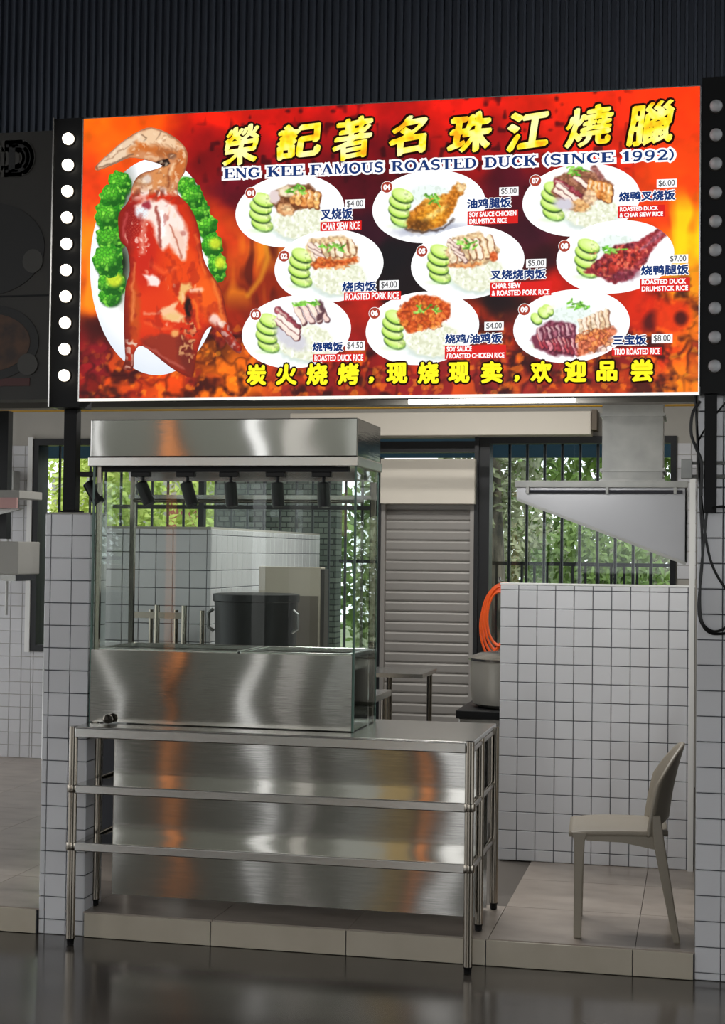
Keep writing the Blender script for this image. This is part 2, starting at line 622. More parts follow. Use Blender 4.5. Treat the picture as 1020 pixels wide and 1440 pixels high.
shrub(-7.0, 7.6, .62, .5, .3, 3.4, 2300, 0, 'bright lime green shrub behind the left window')
shrub(-5.75, 7.9, .6, .5, .2, 3.3, 2300, 0, 'lime green shrub seen between the window bars under the case lights')
shrub(-6.4, 9.4, .9, .6, .2, 3.8, 2300, 0, 'tall lime green shrub filling the gap behind the two left shrubs')
shrub(-4.75, 8.2, .38, .4, .2, 3.2, 1500, 0, 'narrow lime green shrub just left of the grey brick-pattern wall')
shrub(-1.75, 6.8, .5, .3, 1.9, 3.6, 900, 2, 'tree with dappled pale trunk just right of the roller shutter', .13)
shrub(-.95, 7.7, .75, .4, .2, 2.1, 2200, 1, 'green shrub behind the right window under the hood')
shrub(-.1, 8.8, .9, .5, .2, 2.4, 2200, 2, 'greyish green shrub behind the right end of the window')
shrub(-2.0, 9.9, .8, .5, .2, 2.3, 2000, 2, 'olive shrub directly behind the orange hose')
shrub(-.5, 11.2, 2.2, .5, 2.3, 4.5, 2400, 1, 'tall tree crown far behind the exhaust duct', .12, ls=.08)
shrub(-2.6, 13, 2.6, .6, .1, 3.0, 3200, 1, 'long hedge far behind the middle of the right window', ls=.085)
shrub(1.6, 12.6, 1.2, .6, .1, 3.6, 2000, 2, 'tall olive shrub far behind the right end of the window', ls=.08)
fe = thing('railing_fence', 'dark metal railing fence on the lawn behind the right window', 'fence', (-1, 6.3, .02))
bx('rail', M_FRAME, -3.0, .6, 6.29, 6.31, 1.62, 1.65, fe)
bx('rail', M_FRAME, -3.0, .6, 6.29, 6.31, .3, .33, fe)
fb = B().box(-.01, .01, -.01, .01, 0, 1.6).mesh('fence_bar', M_FRAME)
for k in range(23):
    o = bpy.data.objects.new('fence_bar', fb)
    o.location = (-1.7 + k * .105, 0, .03)
    o.parent = fe
    C.objects.link(o)
fa = tag(bx('blue_awning_fascia', M_BLUE, -8, 1.5, 5.25, 5.3, 2.45, 2.85), 'teal blue awning edge outside above the windows', 'awning')
bwm = mat('grey_brick_pattern', (84, 88, 80), .8)
_nt = bwm.node_tree
_bt = _nt.nodes.new('ShaderNodeTexBrick')
_bt.inputs['Color1'].default_value = (*s2l((74, 80, 72)), 1)
_bt.inputs['Color2'].default_value = (*s2l((104, 108, 98)), 1)
_bt.inputs['Mortar'].default_value = (*s2l((38, 42, 38)), 1)
_bt.inputs['Scale'].default_value = 5.2
_bt.inputs['Mortar Size'].default_value = .03
_tc = _nt.nodes.new('ShaderNodeTexCoord')
_mp = _nt.nodes.new('ShaderNodeMapping')
_mp.inputs['Rotation'].default_value = (math.radians(90), 0, 0)
_nt.links.new(_tc.outputs['Object'], _mp.inputs['Vector'])
_nt.links.new(_mp.outputs[0], _bt.inputs['Vector'])
_nt.links.new(_bt.outputs['Color'], _nt.nodes['Principled BSDF'].inputs['Base Color'])
gw = thing('brick_pattern_wall', 'added grey wall in a brick pattern, stand-in for a reflection in the glass', 'wall', (-3.65, 6.6, 0))  # added outside in place of a dark brick-like reflection in the case glass
bx('brick_pattern', bwm, -4.2, -3.1, 6.6, 6.8, 0, 2.5, gw)
bx('coping', M_PLASTER, -4.23, -3.07, 6.57, 6.83, 2.5, 2.56, gw)
wl = thing('white_building', 'pale building with a red brick strip beyond the shrubs', 'building', (-7, 12, 0))
bx('wall', M_PLASTER, -8.2, -6.0, 12, 12.5, 0, 2.7, wl)
bx('brick_strip', mat('red_brick', (150, 84, 74), .8), -6.6, -6.15, 11.96, 12, .2, 2.4, wl)

# ------------------------------------------------------------------ across the hall (behind the camera, seen in the steel)
struct(bx('ground_courtyard', mat('pale_paving', (150, 148, 142), .7), -40, 40, -60, -12.5, -.1, -.005))
ob = thing('added_fronts', 'unseen row of fronts across the hall, gaps and panels shaped for steel reflections', 'stall row', (-5, -11, 0))
M_OPP = mat('grey_green_render', (122, 126, 120), .7)
for nm_, a, b_, m_ in (('added_front', -7.4, -7.17, M_OPP), ('added_front', -6.96, -5.27, M_OPP), ('added_front', -5.02, -4.73, M_OPP), ('pale_panel', -4.73, -4.47, M_WHITE), ('added_front', -4.47, -4.12, M_OPP),
                       ('pale_panel', -4.12, -3.73, mat('pale_grey_panel', (186, 192, 190), .6)), ('beige_panel', -3.73, -3.34, mat('ochre_panel', (196, 172, 120), .6)), ('added_front', -3.34, -2.92, M_OPP), ('added_front', -2.58, -2.1, M_OPP), ('added_front', 1.6, 14, M_OPP), ('added_front', -14, -9.0, M_OPP)):
    bx(nm_, m_, a, b_, -11.3, -11, 0, 5.0, ob)  # unseen fronts, placed to make streaks in the steel and hold back daylight
bx('lintel', M_OPP, -7.4, -2.1, -11.3, -11, 5.0, 5.3, ob)
M_OSIGN = mat('lit_orange_lightbox', (200, 90, 30), .5, emit=(255, 164, 100), estr=1.7)
for k, xx in enumerate((-6.17, -3.115)):
    t = thing('vertical_lightbox', 'tall narrow orange lightbox across the hall, %s one' % ('left', 'right')[k], 'lightbox', (xx, -10.9, 0), 'orange lightboxes')
    bx('lightbox_face', M_OSIGN, xx - .065, xx + .065, -10.93, -10.91, .3, 3.4, t)
    bx('lightbox_body', M_BLACK, xx - .07, xx + .07, -10.91, -10.999, .0, 3.45, t)
for k, xx in enumerate((-6.4, -4.4, -2.4)):  # unseen lamps, added to brighten the fronts that the steel reflects
    t = thing('added_hall_lamp', 'unseen hall lamp added to light the opposite fronts, %s of three' % ('leftmost', 'middle', 'rightmost')[k], 'lamp', (xx, -9.2, 4.6), 'added hall lamps')
    bx('lamp_housing', M_WHITE, xx - .75, xx + .75, -9.3, -9.1, 4.62, 4.7, t)
    for dx in (-.5, .5):
        B().tube([(xx + dx, -9.2, 4.7), (xx + dx, -9.2, 5.3)], .006, 6).obj('hanger', M_BLACK, t)
    al = area_light('added_hall_light', (0, 0, 0), (1.4, .16), 60, (0, 0, 0), (1, .97, .93))
    al.parent = t
    al.location = (0, 0, .01)

# ================================================================== work bench with shelves
bench = thing('steel_bench', 'stainless steel serving bench with two shelves and a polished back panel', 'bench', (-1.78, 0, 0))
BX0, BX1 = -2.655, -.893
bx('bench_top', M_STEEL2, BX0 + .02, BX1 - .0, -.165, .55, .922, .94, bench, bevel=.003)
bx('front_rail', M_STEEL2, BX0 + .03, BX1 - .03, -.17, -.14, .893, .936, bench, bevel=.004)
for zz, tx in ((.687, 0), (.44, 0)):
    sh = bx('shelf', M_STEEL, BX0 + .025, BX1 - .02, -.15, .06, zz - .012, zz, bench)
    bx('shelf_rail', M_STEEL2, BX0 + .02, BX1 - .02, -.165, -.14, zz - .034, zz + .003, sh, bevel=.004)
bx('rear_panel', M_STEEL2, BX0 + .04, BX1 - .03, .5, .508, PZ + .01, .922, bench)  # unseen sheet, added to keep interior light out from under the bench
bx('back_panel', M_STEEL, BX0 + .12, BX1 - .02, .06, .072, PZ + .07, .922, bench)
for xx, yy, z0 in ((BX0 + .018, -.15, 0), (BX1 - .016, -.15, 0), (BX0 + .018, .12, PZ), (BX1 - .012, .12, PZ), (BX0 + .018, .53, PZ), (BX1 - .002, .53, PZ)):
    lg = B().tube([(xx, yy, z0 + .03), (xx, yy, .94 if yy < 0 else .925)], .019, 14).obj('leg', M_TUBE, bench, smooth=True)
    B().lathe([(.012, 0), (.016, .004), (.016, .02), (.02, .03)], (xx, yy, z0), 12).obj('foot', M_BLACKP, lg, smooth=True)
    if yy < 0:
        for zz in (.687, .44):
            B().lathe([(.024, -.03), (.025, -.028), (.025, .0), (.024, .002)], (xx, yy, zz), 14).obj('collar', M_TUBE, lg, smooth=True)
for xx in (BX0 + .018, BX1 - .012):
    for zz in (.905, .67, .42):
        B().tube([(xx, -.15, zz), (xx, .53, zz)], .014, 10).obj('side_rail', M_TUBE, bench, smooth=True)


# ================================================================== glass display case
KX0, KX1, KY0, KY1 = -2.63, -1.432, .0, .45
case = thing('display_case', 'glass hanging display case with steel canopy standing on the bench', 'display case', (-2.03, .22, .94))
B().lathe([(.0, .0), (.018, .004), (.024, .02), (.018, .036), (0, .042)], (BX0 + .125, -.03, .941), 14).obj('ball_joint', M_TUBE, case, smooth=True)
can = B()
can.box(KX0 - .012, KX1 + .005, KY0 - .01, KY1 + .02, 2.115, 2.28).obj('canopy', M_STEEL, case, bevel=.004)
bx('canopy_rail', M_STEEL2, KX0 - .02, KX1 + .012, KY0 - .018, KY1 + .025, 2.072, 2.115, case, bevel=.004)
G = .006
bx('front_glass', M_GLASS, KX0 + .006, KX1 - .006, KY0, KY0 + G, 1.264, 2.0, case)
bx('side_glass', M_GLASS, KX1 - G, KX1, KY0 + .008, KY1, .945, 2.07, case)
bx('side_glass', M_GLASS2, KX0, KX0 + G, KY0 + .008, KY1, .945, 2.07, case)
for (a, b_, c_, d_) in ((KX1 - .008, KX1 + .001, KY0 - .001, KY0 + .009), (KX0 - .001, KX0 + .008, KY0 - .001, KY0 + .009), (KX1 - .008, KX1 + .001, KY1 - .003, KY1 + .004)):
    bx('glass_edge', M_GEDGE, a, b_, c_, d_, .942, 2.072, case)
for xx, yy in ((KX0 + .02, KY1 - .01), (KX1 - .014, KY1 - .02), (KX0 + .02, KY0 + .025)):
    B().box(xx - .011, xx + .011, yy - .011, yy + .011, .94, 2.075).obj('corner_post', M_TUBE, case)
bx('rear_rail', M_STEEL2, KX0, KX1, KY1 - .02, KY1, 1.945, 1.965, case)
bx('rear_rail', M_STEEL2, KX0, KX1, KY1 - .02, KY1 + .0, 2.03, 2.072, case)
B().tube([(KX0 + .1, .24, 1.93), (KX1 - .02, .24, 1.93)], .009, 10).obj('hanging_rod', M_TUBE, case, smooth=True)
tr = bx('tray_front', M_STEEL, KX0 + .004, KX1 - .009, KY0 - .002, KY0 + .012, .945, 1.262, case)
# two sunken trays with raised rims
for a, b_ in ((KX0 + .015, -1.955), (-1.945, KX1 - .014)):
    t = B()
    t.box(a, b_, KY0 + .02, KY0 + .045, 1.25, 1.272).box(a, b_, KY1 - .045, KY1 - .022, 1.25, 1.272).box(a, a + .025, KY0 + .045, KY1 - .045, 1.25, 1.272).box(b_ - .025, b_, KY0 + .045, KY1 - .045, 1.25, 1.272)
    ty = t.obj('drip_tray', M_STEEL2, case, bevel=.003)
    bx('tray_floor', M_STEEL2, a + .02, b_ - .02, KY0 + .04, KY1 - .04, 1.19, 1.2, ty)
bx('side_base', M_STEEL, KX0 + .012, KX1 - .03, KY1 - .03, KY1 - .022, .945, 1.25, case)
bx('light_track', M_BLACK, KX0 - .01, KX1 - .04, .02, .05, 2.05, 2.072, case)

# track spotlights
SP = [(-2.655, 33), (-2.41, 27), (-2.202, 20), (-2.003, 8), (-1.791, 6), (-1.585, 5)]
nm = ['leftmost black track spotlight under the case canopy, tilted most', 'second black track spotlight from the left, strongly tilted', 'third black track spotlight from the left, tilted',
      'fourth black track spotlight from the left, almost upright', 'fifth black track spotlight from the left, almost upright', 'rightmost black track spotlight under the case canopy']
for (sx, tilt), lb in zip(SP, nm):
    t = thing('track_spotlight', lb, 'spotlight', (sx, .035, 2.05), 'track spotlights in the display case')
    bx('adapter', M_BLACKP, sx - .05, sx + .035, .018, .052, 2.028, 2.05, t, bevel=.003)
    B().tube([(sx, .035, 2.03), (sx, .035, 1.985)], .008, 8).obj('stem', M_BLACKP, t, smooth=True)
    a = math.radians(tilt)
    d = Vector((math.sin(a), -.12, -math.cos(a))).normalized()
    p0 = Vector((sx, .035, 1.99)) - d * .015 - Vector((math.sin(a) * .01, 0, 0))
    bd = B().tube([p0, p0 + d * .004, p0 + d * .098, p0 + d * .108], [.02, .0275, .0275, .026], 18).obj('lamp_body', M_BLACKP, t, smooth=True)
    B().tube([p0 + d * .1075, p0 + d * .1095], .022, 16).obj('lens', mat('lamp_lens', (70, 70, 72), .1), bd, smooth=True)

# ================================================================== chair
chair = thing('plastic_chair', 'taupe moulded plastic chair standing sideways on the stall floor', 'chair', (-.315, .32, PZ))
nU, nV = 16, 12
b = B()
vv = []
for i in range(nU + 1):
    for j in range(nV + 1):
        u, v = i / nU, j / nV * 2 - 1
        wd = .215 - .02 * u - .03 * (1 - u) ** 6 - .02 * max(0, u - .85) * 6
        xx = -.225 + .41 * u
        zz = .452 - .014 * math.sin(math.pi * u) * (1 - v * v) - .008 * (1 - u) ** 4 * 2
        vv.append((chair.location.x + xx, chair.location.y + v * wd, PZ + zz))
b.add(vv, [(i * (nV + 1) + j, (i + 1) * (nV + 1) + j, (i + 1) * (nV + 1) + j + 1, i * (nV + 1) + j + 1) for i in range(nU) for j in range(nV)])
o = b.obj('seat', M_CHAIR, chair, smooth=80)
md = o.modifiers.new('thickness', 'SOLIDIFY'); md.thickness = .02; md.offset = -1
b = B()
vv = []
nU, nV = 20, 18
for i in range(nU + 1):
    for j in range(nV + 1):
        u, v = i / nU, j / nV * 2 - 1
        hh = (1 - abs(v) ** 2.6 * .42)
        zl = .43 + .06 * (1 - abs(v) ** 3)
        zz = zl + (.80 - zl) * u * hh + .0
        k = max(0, (zz - .43) / .37)
        xx = .155 + .02 * k + .05 * k * k - .055 * v * v * (1 - .35 * k) + .03 * (1 - v * v)
        vv.append((chair.location.x + xx, chair.location.y + v * (.205 - .035 * k * k), PZ + zz))
b.add(vv, [(i * (nV + 1) + j, (i + 1) * (nV + 1) + j, (i + 1) * (nV + 1) + j + 1, i * (nV + 1) + j + 1) for i in range(nU) for j in range(nV)])
o = b.obj('backrest', M_CHAIR, chair, smooth=80)
md = o.modifiers.new('thickness', 'SOLIDIFY'); md.thickness = .014; md.offset = 0


def leg(path, hw, name='leg'):
    bb = B()
    vs_ = []
    for (px, py, pz), (wx, wy) in zip(path, hw):
        X, Y, Z = chair.location.x + px, chair.location.y + py, PZ + pz
        vs_ += [(X - wx, Y - wy, Z), (X + wx, Y - wy, Z), (X + wx, Y + wy, Z), (X - wx, Y + wy, Z)]
    n = len(path)
    fs_ = [(3, 2, 1, 0), tuple(4 * (n - 1) + k for k in range(4))]
    for i in range(n - 1):
        for k in range(4):
            fs_.append((4 * i + k, 4 * i + (k + 1) % 4, 4 * i + 4 + (k + 1) % 4, 4 * i + 4 + k))
    bb.add(vs_, fs_)
    bb.obj(name, M_CHAIR, chair, bevel=.005)


for sy in (-1, 1):
    leg([(-.185, sy * .195, 0), (-.183, sy * .192, .25), (-.18, sy * .188, .40), (-.18, sy * .185, .44)], [(.016, .015), (.018, .016), (.022, .018), (.034, .02)])
    leg([(.222, sy * .2, 0), (.185, sy * .197, .2), (.148, sy * .193, .4), (.135, sy * .192, .52)], [(.014, .014), (.019, .016), (.023, .017), (.018, .012)])
    bb = B().prism([(chair.location.x - .175, PZ + .435), (chair.location.x - .15, PZ + .405), (chair.location.x, PZ + .402), (chair.location.x + .145, PZ + .375), (chair.location.x + .15, PZ + .435)], 'y', chair.location.y + sy * .186 - .009, chair.location.y + sy * .186 + .009)
    bb.obj('side_apron', M_CHAIR, chair)
bx('front_apron', M_CHAIR, chair.location.x - .19, chair.location.x - .17, chair.location.y - .18, chair.location.y + .18, PZ + .405, PZ + .438, chair)
chair.rotation_euler = (0, 0, math.radians(3.5))

# ================================================================== exhaust hood and duct
hood = thing('exhaust_hood', 'grey steel exhaust hood with slanting lower edge above the low tiled wall', 'exhaust hood', (-.5, 2.6, 1.67))
hx0, hx1, hy0, hy1 = -1.0, -.072, 2.2, 3.3
zt = 2.105
b = B().prism([(hx0, zt - .085), (hx1, 1.672), (hx1, zt), (hx0, zt)], 'y', hy0, hy0 + .004)
b.obj('side_panel', M_HOOD, hood)
b = B().prism([(hx0, zt - .09), (hx1, 1.668), (hx1, zt), (hx0, zt)], 'y', hy1, hy1 + .004)
b.obj('side_panel', M_HOOD, hood)
bx('top_panel', M_HOOD, hx0, hx1, hy0, hy1, zt, zt + .006, hood)
bx('front_lip', M_HOOD, hx0 - .006, hx0, hy0, hy1, zt - .09, zt + .012, hood)
bx('rear_panel', M_HOOD, hx1 - .006, hx1, hy0, hy1, 1.672, zt, hood)
bx('top_rim', M_GALV, hx0 - .015, hx1 + .01, hy0 - .02, hy0, zt - .022, zt + .016, hood, bevel=.003)
b = B().prism([(hx0, zt - .098), (hx1, 1.658), (hx1, 1.676), (hx0, zt - .082)], 'y', hy0 - .012, hy0 + .004)
b.obj('lower_rim', M_GALV, hood)
B().tube([(hx0 + .05, hy0 - .035, zt - .045), (hx1 - .02, hy0 - .035, zt - .045)], .009, 8).obj('hood_rod', mat('dark_rod', (70, 70, 78), .4, .8), hood, smooth=True)
for xx in (hx0 + .06, hx0 + .5, hx1 - .06):
    bx('rod_clip', M_GALV, xx - .008, xx + .008, hy0 - .045, hy0 - .012, zt - .056, zt - .018, hood)
bx('grease_filter', mat('filter_mesh', (120, 120, 118), .5, .7), hx0 + .3, hx1 - .02, hy0 + .1, hy1 - .1, 1.93, 1.95, hood)

duct = thing('exhaust_duct', 'square galvanised duct rising from the exhaust hood', 'duct', (-.36, 2.6, 2.11))
bx('duct_body', M_GALV, -.545, -.205, 2.42, 2.78, 2.115, 3.39, duct)
for zz in (2.125, 2.185, 2.5, 3.0):
    bx('flange', M_GALV, -.557, -.193, 2.408, 2.792, zz, zz + .018, duct)

# ================================================================== things inside the stall
tb = thing('prep_table', 'steel preparation table behind the glass display case', 'table', (-2.2, 1.1, PZ))
bx('table_top', M_STEEL2, -2.55, -1.55, .78, 1.4, .97, 1.0, tb)
for xx in (-2.52, -1.58):
    for yy in (.81, 1.37):
        B().tube([(xx, yy, PZ), (xx, yy, .97)], .019, 10).obj('leg', M_TUBE, tb, smooth=True)
cr = thing('black_stock_pot', 'large black stock pot on the preparation table behind the glass', 'pot', (-2.2, 1.12, 1.0))
B().lathe([(.19, 0), (.2, .01), (.212, .44), (.214, .46)], (-2.2, 1.12, 1.0), 36).obj('pot_body', M_BLACKP, cr, smooth=True)
B().lathe([(.216, .45), (.221, .455), (.221, .488), (.2, .492), (.0, .495)], (-2.2, 1.12, 1.0), 36).obj('lid', M_BLACKP, cr, smooth=True)
for sx in (-1, 1):
    B().tube([(-2.2 + sx * .205, 1.06, 1.30), (-2.2 + sx * .235, 1.06, 1.32), (-2.2 + sx * .235, 1.06, 1.39), (-2.2 + sx * .21, 1.06, 1.41)], .009, 8).obj('handle', mat('grey_latch', (120, 120, 118), .4, .6), cr, smooth=True)
rk = thing('upturned_steel_stand', 'steel stand with upright legs left of the black stock pot', 'stand', (-2.66, 1.1, PZ))
for k, xx in enumerate((-2.85, -2.71, -2.565)):
    B().tube([(xx, 1.06, PZ), (xx, 1.06, 1.425)], .014 if k else .01, 10).obj('upright', M_TUBE, rk, smooth=True)
    B().tube([(xx, 1.35, PZ), (xx, 1.35, 1.39)], .012, 10).obj('upright', M_TUBE, rk, smooth=True)
for zz in (1.375, .6):
    bx('cross_bar', M_TUBE, -2.85, -2.565, 1.05, 1.07, zz - .018, zz + .014, rk)
bo = thing('beige_cabinet', 'shallow beige cabinet with dark edge standing behind the black stock pot', 'cabinet', (-2.13, 1.75, PZ))
bx('cabinet_body', mat('beige_laminate', (186, 176, 160), .4), -2.33, -1.98, 1.6, 1.68, PZ, 1.625, bo, bevel=.004)
bx('edge_trim', mat('dark_edge', (58, 54, 50), .5), -1.982, -1.962, 1.595, 1.685, PZ, 1.615, bo)
bx('lower_shade', mat('grey_brown_shade', (112, 104, 94), .35), -2.325, -1.995, 1.59, 1.6, PZ + .05, 1.47, bo)  # shade on the lower front, put in as a darker sheet

st = thing('gas_stove', 'low gas stove frame behind the low tiled wall', 'stove', (-.85, 2.3, PZ))
bx('stove_body', M_STEEL2, -1.29, -.2, 2.0, 2.7, .45, .80, st, bevel=.005)
bx('burner_plate', M_BLACKP, -1.305, -.2, 1.99, 2.71, .80, .845, st, bevel=.004)
for xx in (-1.26, -.24):
    for yy in (2.04, 2.66):
        bx('leg', M_TUBE, xx - .018, xx + .018, yy - .018, yy + .018, PZ, .45, st)
pot = thing('stock_pot', 'grey metal stock pot with lid on the stove beside the low wall', 'pot', (-1.02, 2.3, .846))
B().lathe([(.2, 0), (.235, .02), (.25, .1), (.25, .26), (.258, .265)], (-1.02, 2.3, .846), 32).obj('pot_body', mat('dull_pot_metal', (196, 192, 182), .35, .5), pot, smooth=True)
ld = B().lathe([(.262, .262), (.265, .275), (.2, .3), (.08, .315), (0, .318)], (-1.02, 2.3, .846), 32).obj('lid', M_STEEL2, pot, smooth=True)
B().lathe([(.0, .315), (.02, .32), (.022, .345), (0, .35)], (-1.02, 2.3, .846), 12).obj('knob', M_BLACKP, ld, smooth=True)
s2 = thing('side_table', 'small steel side table in front of the roller shutter', 'table', (-1.95, 3.0, PZ))
bx('table_top', M_STEEL2, -2.2, -1.62, 2.7, 3.2, .955, .98, s2)
for xx, yy in ((-1.83, 2.73), (-2.17, 2.73), (-1.66, 3.17), (-2.17, 3.17)):
    B().tube([(xx, yy, PZ), (xx, yy, .955)], .017, 10).obj('leg', M_TUBE, s2, smooth=True)

# orange hose coil hung on the window
hs = thing('hose_coil', 'orange hose coil hanging at the window right of the shutter', 'hose', (-1.37, 4.36, 1.3))
for k in range(7):
    pth = []
    for i in range(36):
        a = 2 * math.pi * i / 36
        pth.append((-1.37 + (.085 + .016 * k) * math.cos(a) + .006 * k, 4.36 + .012 * k - .03, 1.255 + (.19 + .016 * k) * math.sin(a) + (.03 if k % 2 else 0) - .01 * k))
    B().tube(pth, .0085, 8, closed=True).obj('loop', M_ORANGE, hs, smooth=True)
B().tube([(-1.36, 4.34, 1.08), (-1.42, 4.35, 1.0), (-1.46, 4.36, .96), (-1.44, 4.36, .9)], .013, 8).obj('hose_end', M_ORANGE, hs, smooth=True)
B().tube([(-1.37, 4.5, 1.52), (-1.37, 4.33, 1.52), (-1.37, 4.33, 1.55)], .008, 6).obj('hook', M_STEEL2, hs)

# neighbour stall, at the left edge
M_DULL = mat('dull_white_paint', (168, 166, 160), .45)
ns = thing('wall_shelf', 'pinkish white wall shelf in the neighbouring stall', 'shelf', (-3.85, 1.5, 1.9))
bx('shelf_board', M_DULL, -4.1, -3.69, 1.5, 1.8, 1.985, 2.03, ns, bevel=.004)
bx('shelf_front', mat('pink_front', (206, 160, 156), .4), -4.1, -3.70, 1.488, 1.5, 1.93, 1.988, ns)
B().prism([(-4.0, 1.93), (-3.72, 1.93), (-4.0, 1.86)], 'y', 1.6, 1.63).obj('shelf_bracket', M_STEEL2, ns)
bx('backing_rail', M_FRAME, -4.05, -3.9, 1.78, 1.84, 1.76, 2.5, ns)
nb = thing('white_wall_box', 'white box unit fixed below the pinkish shelf', 'box unit', (-3.85, 1.5, 1.53))
bx('housing', M_DULL, -4.1, -3.69, 1.5, 1.78, 1.56, 1.745, nb, bevel=.006)
bx('base_tray', M_STEEL2, -4.1, -3.71, 1.51, 1.77, 1.525, 1.56, nb)
tag(B().tube([(-4.86, YB - .03, .84), (-4.86, YB - .03, PZ)], .014, 8).obj('drain_pipe', M_WHITE, smooth=True), 'thin white drain pipe below the left window', 'pipe')
sk = thing('utility_box', 'small grey utility box with pipes beside the neighbouring back window', 'utility box', (-5.2, 4.4, 2.0))
bx('box_body', M_GALV, -5.3, -5.1, 4.38, YB - .01, 2.0, 2.3, sk, bevel=.004)
B().tube([(-5.16, 4.42, 2.0), (-5.16, 4.42, 1.2)], .012, 8).obj('conduit', M_GALV, sk, smooth=True)
B().tube([(-5.2, 4.42, 2.3), (-5.2, 4.42, 2.9)], .012, 8).obj('conduit', M_GALV, sk, smooth=True)

# posts and cables
pL = thing('sign_post', 'black steel post standing on the left tiled pier', 'post', (-2.745, .06, 1.87))
bx('post_tube', M_BLACK, -2.775, -2.715, .0, .054, 1.875, 2.329, pL, bevel=.003)
bx('base_plate', M_BLACK, -2.79, -2.70, .012, .07, 1.869, 1.876, pL)
pR = thing('sign_post', 'black steel post in front of the right tiled pier', 'post', (.041, -.03, 1.88))
bx('post_tube', M_BLACK, .017, .066, -.075, -.026, 1.882, 2.359, pR, bevel=.003)
bx('wall_bracket', M_BLACK, .02, .06, -.026, .0, 1.9, 1.96, pR)


def cable(label, pts, r=.006):
    P = [Vector(p) for p in pts]
    out = []
    for i in range(len(P) - 1):
        p0, p1, p2, p3 = P[max(i - 1, 0)], P[i], P[i + 1], P[min(i + 2, len(P) - 1)]
        for k in range(8):
            t = k / 8
            out.append(.5 * ((2 * p1) + (p2 - p0) * t + (2 * p0 - 5 * p1 + 4 * p2 - p3) * t * t + (3 * p1 - p0 - 3 * p2 + p3) * t ** 3))
    out.append(P[-1])
    return tag(B().tube(out, r, 6).obj('cable', M_RUBBER, smooth=True), label, 'cable', 'black cables on the right pier')


Yc = -.03
cable('black cable looping lowest on the right tiled pier', [(-.02, Yc, 2.36), (-.006, Yc, 2.1), (.004, Yc, 1.9), (.012, Yc, 1.7), (-.002, Yc, 1.5), (.02, Yc, 1.42), (.07, Yc, 1.395), (.16, Yc, 1.43), (.2, Yc, 1.6)])
cable('black cable swinging from the post base to the right', [(.0, Yc - .016 * 1, 2.0), (.012, Yc - .016 * 1, 1.88), (.03, Yc - .016 * 1, 1.75), (.06, Yc - .016 * 1, 1.65), (.12, Yc - .016 * 1, 1.56), (.2, Yc - .016 * 1, 1.5)])
cable('black cable forming the narrow inner loop beside the pier edge', [(.03, Yc - .016 * 2, 1.9), (.016, Yc - .016 * 2, 1.75), (.004, Yc - .016 * 2, 1.6), (.008, Yc - .016 * 2, 1.46), (.045, Yc - .016 * 2, 1.41), (.1, Yc - .016 * 2, 1.42), (.18, Yc - .016 * 2, 1.5)])
cable('black cable bulging left just under the signboard', [(.0, Yc - .016 * 3, 2.33), (-.03, Yc - .016 * 3, 2.28), (-.035, Yc - .016 * 3, 2.2), (-.015, Yc - .016 * 3, 2.14), (.006, Yc - .016 * 3, 2.08), (.006, Yc - .016 * 3, 1.95)], .007)
cable('short black cable crossing the pier behind the post', [(-.02, -.012, 2.15), (.03, -.014, 2.24), (.1, -.012, 2.33)], .004)
cable('black cable leaving right at the post foot', [(.05, Yc - .016 * 5, 1.9), (.09, Yc - .016 * 5, 1.905), (.14, Yc - .016 * 5, 1.89), (.2, Yc - .016 * 5, 1.85)])
jb = thing('junction_box', 'small metal junction box with conduit beside the black right post', 'junction box', (-.03, -.01, 2.06))
bx('box_body', M_GALV, -.075, -.03, -.045, .0, 2.02, 2.10, jb, bevel=.003)
B().tube([(-.04, -.01, 2.03), (.35, -.01, 2.03)], .008, 8).obj('conduit', M_GALV, jb, smooth=True)
B().tube([(-.04, -.009, 2.085), (.35, -.009, 2.085)], .007, 8).obj('conduit', M_GALV, jb, smooth=True)

# ================================================================== the backlit signboard
SX0, SX1, SZ0, SZ1, SY = -2.661, -.009, 2.3645, 3.60, -.1
# the print was laid out from a picture of the sign seen slightly askew: a homography brings it square
_src = [(118, 167), (987, 122), (980, 551), (112, 561)]
_dst = [(SX0, SZ1), (SX1, SZ1), (SX1, SZ0), (SX0, SZ0)]
_A = []
for (x, y), (X, Z) in zip(_src, _dst):
    _A.append([x, y, 1, 0, 0, 0, -X * x, -X * y, -X])
    _A.append([0, 0, 0, x, y, 1, -Z * x, -Z * y, -Z])
_H = np.linalg.svd(np.array(_A, float))[2][-1].reshape(3, 3)


def HM(x, y):
    x, y = np.asarray(x, float), np.asarray(y, float)
    d = _H[2, 0] * x + _H[2, 1] * y + _H[2, 2]
    return (_H[0, 0] * x + _H[0, 1] * y + _H[0, 2]) / d, (_H[1, 0] * x + _H[1, 1] * y + _H[1, 2]) / d


_HI = np.linalg.inv(_H)


def HI(X, Z):
    d = _HI[2, 0] * X + _HI[2, 1] * Z + _HI[2, 2]
    return (_HI[0, 0] * X + _HI[0, 1] * Z + _HI[0, 2]) / d, (_HI[1, 0] * X + _HI[1, 1] * Z + _HI[1, 2]) / d


_rs = np.random.RandomState(7)
_LAT = _rs.rand(256, 256)


def vnoise(x, y, sc, seed=0):
    x, y = x / sc + seed * 17.3, y / sc + seed * 9.1
    xi, yi = np.floor(x).astype(int), np.floor(y).astype(int)
    fx, fy = x - xi, y - yi
    fx, fy = fx * fx * (3 - 2 * fx), fy * fy * (3 - 2 * fy)
    g = lambda a, b: _LAT[a & 255, b & 255]
    return (g(xi, yi) * (1 - fx) + g(xi + 1, yi) * fx) * (1 - fy) + (g(xi, yi + 1) * (1 - fx) + g(xi + 1, yi + 1) * fx) * fy


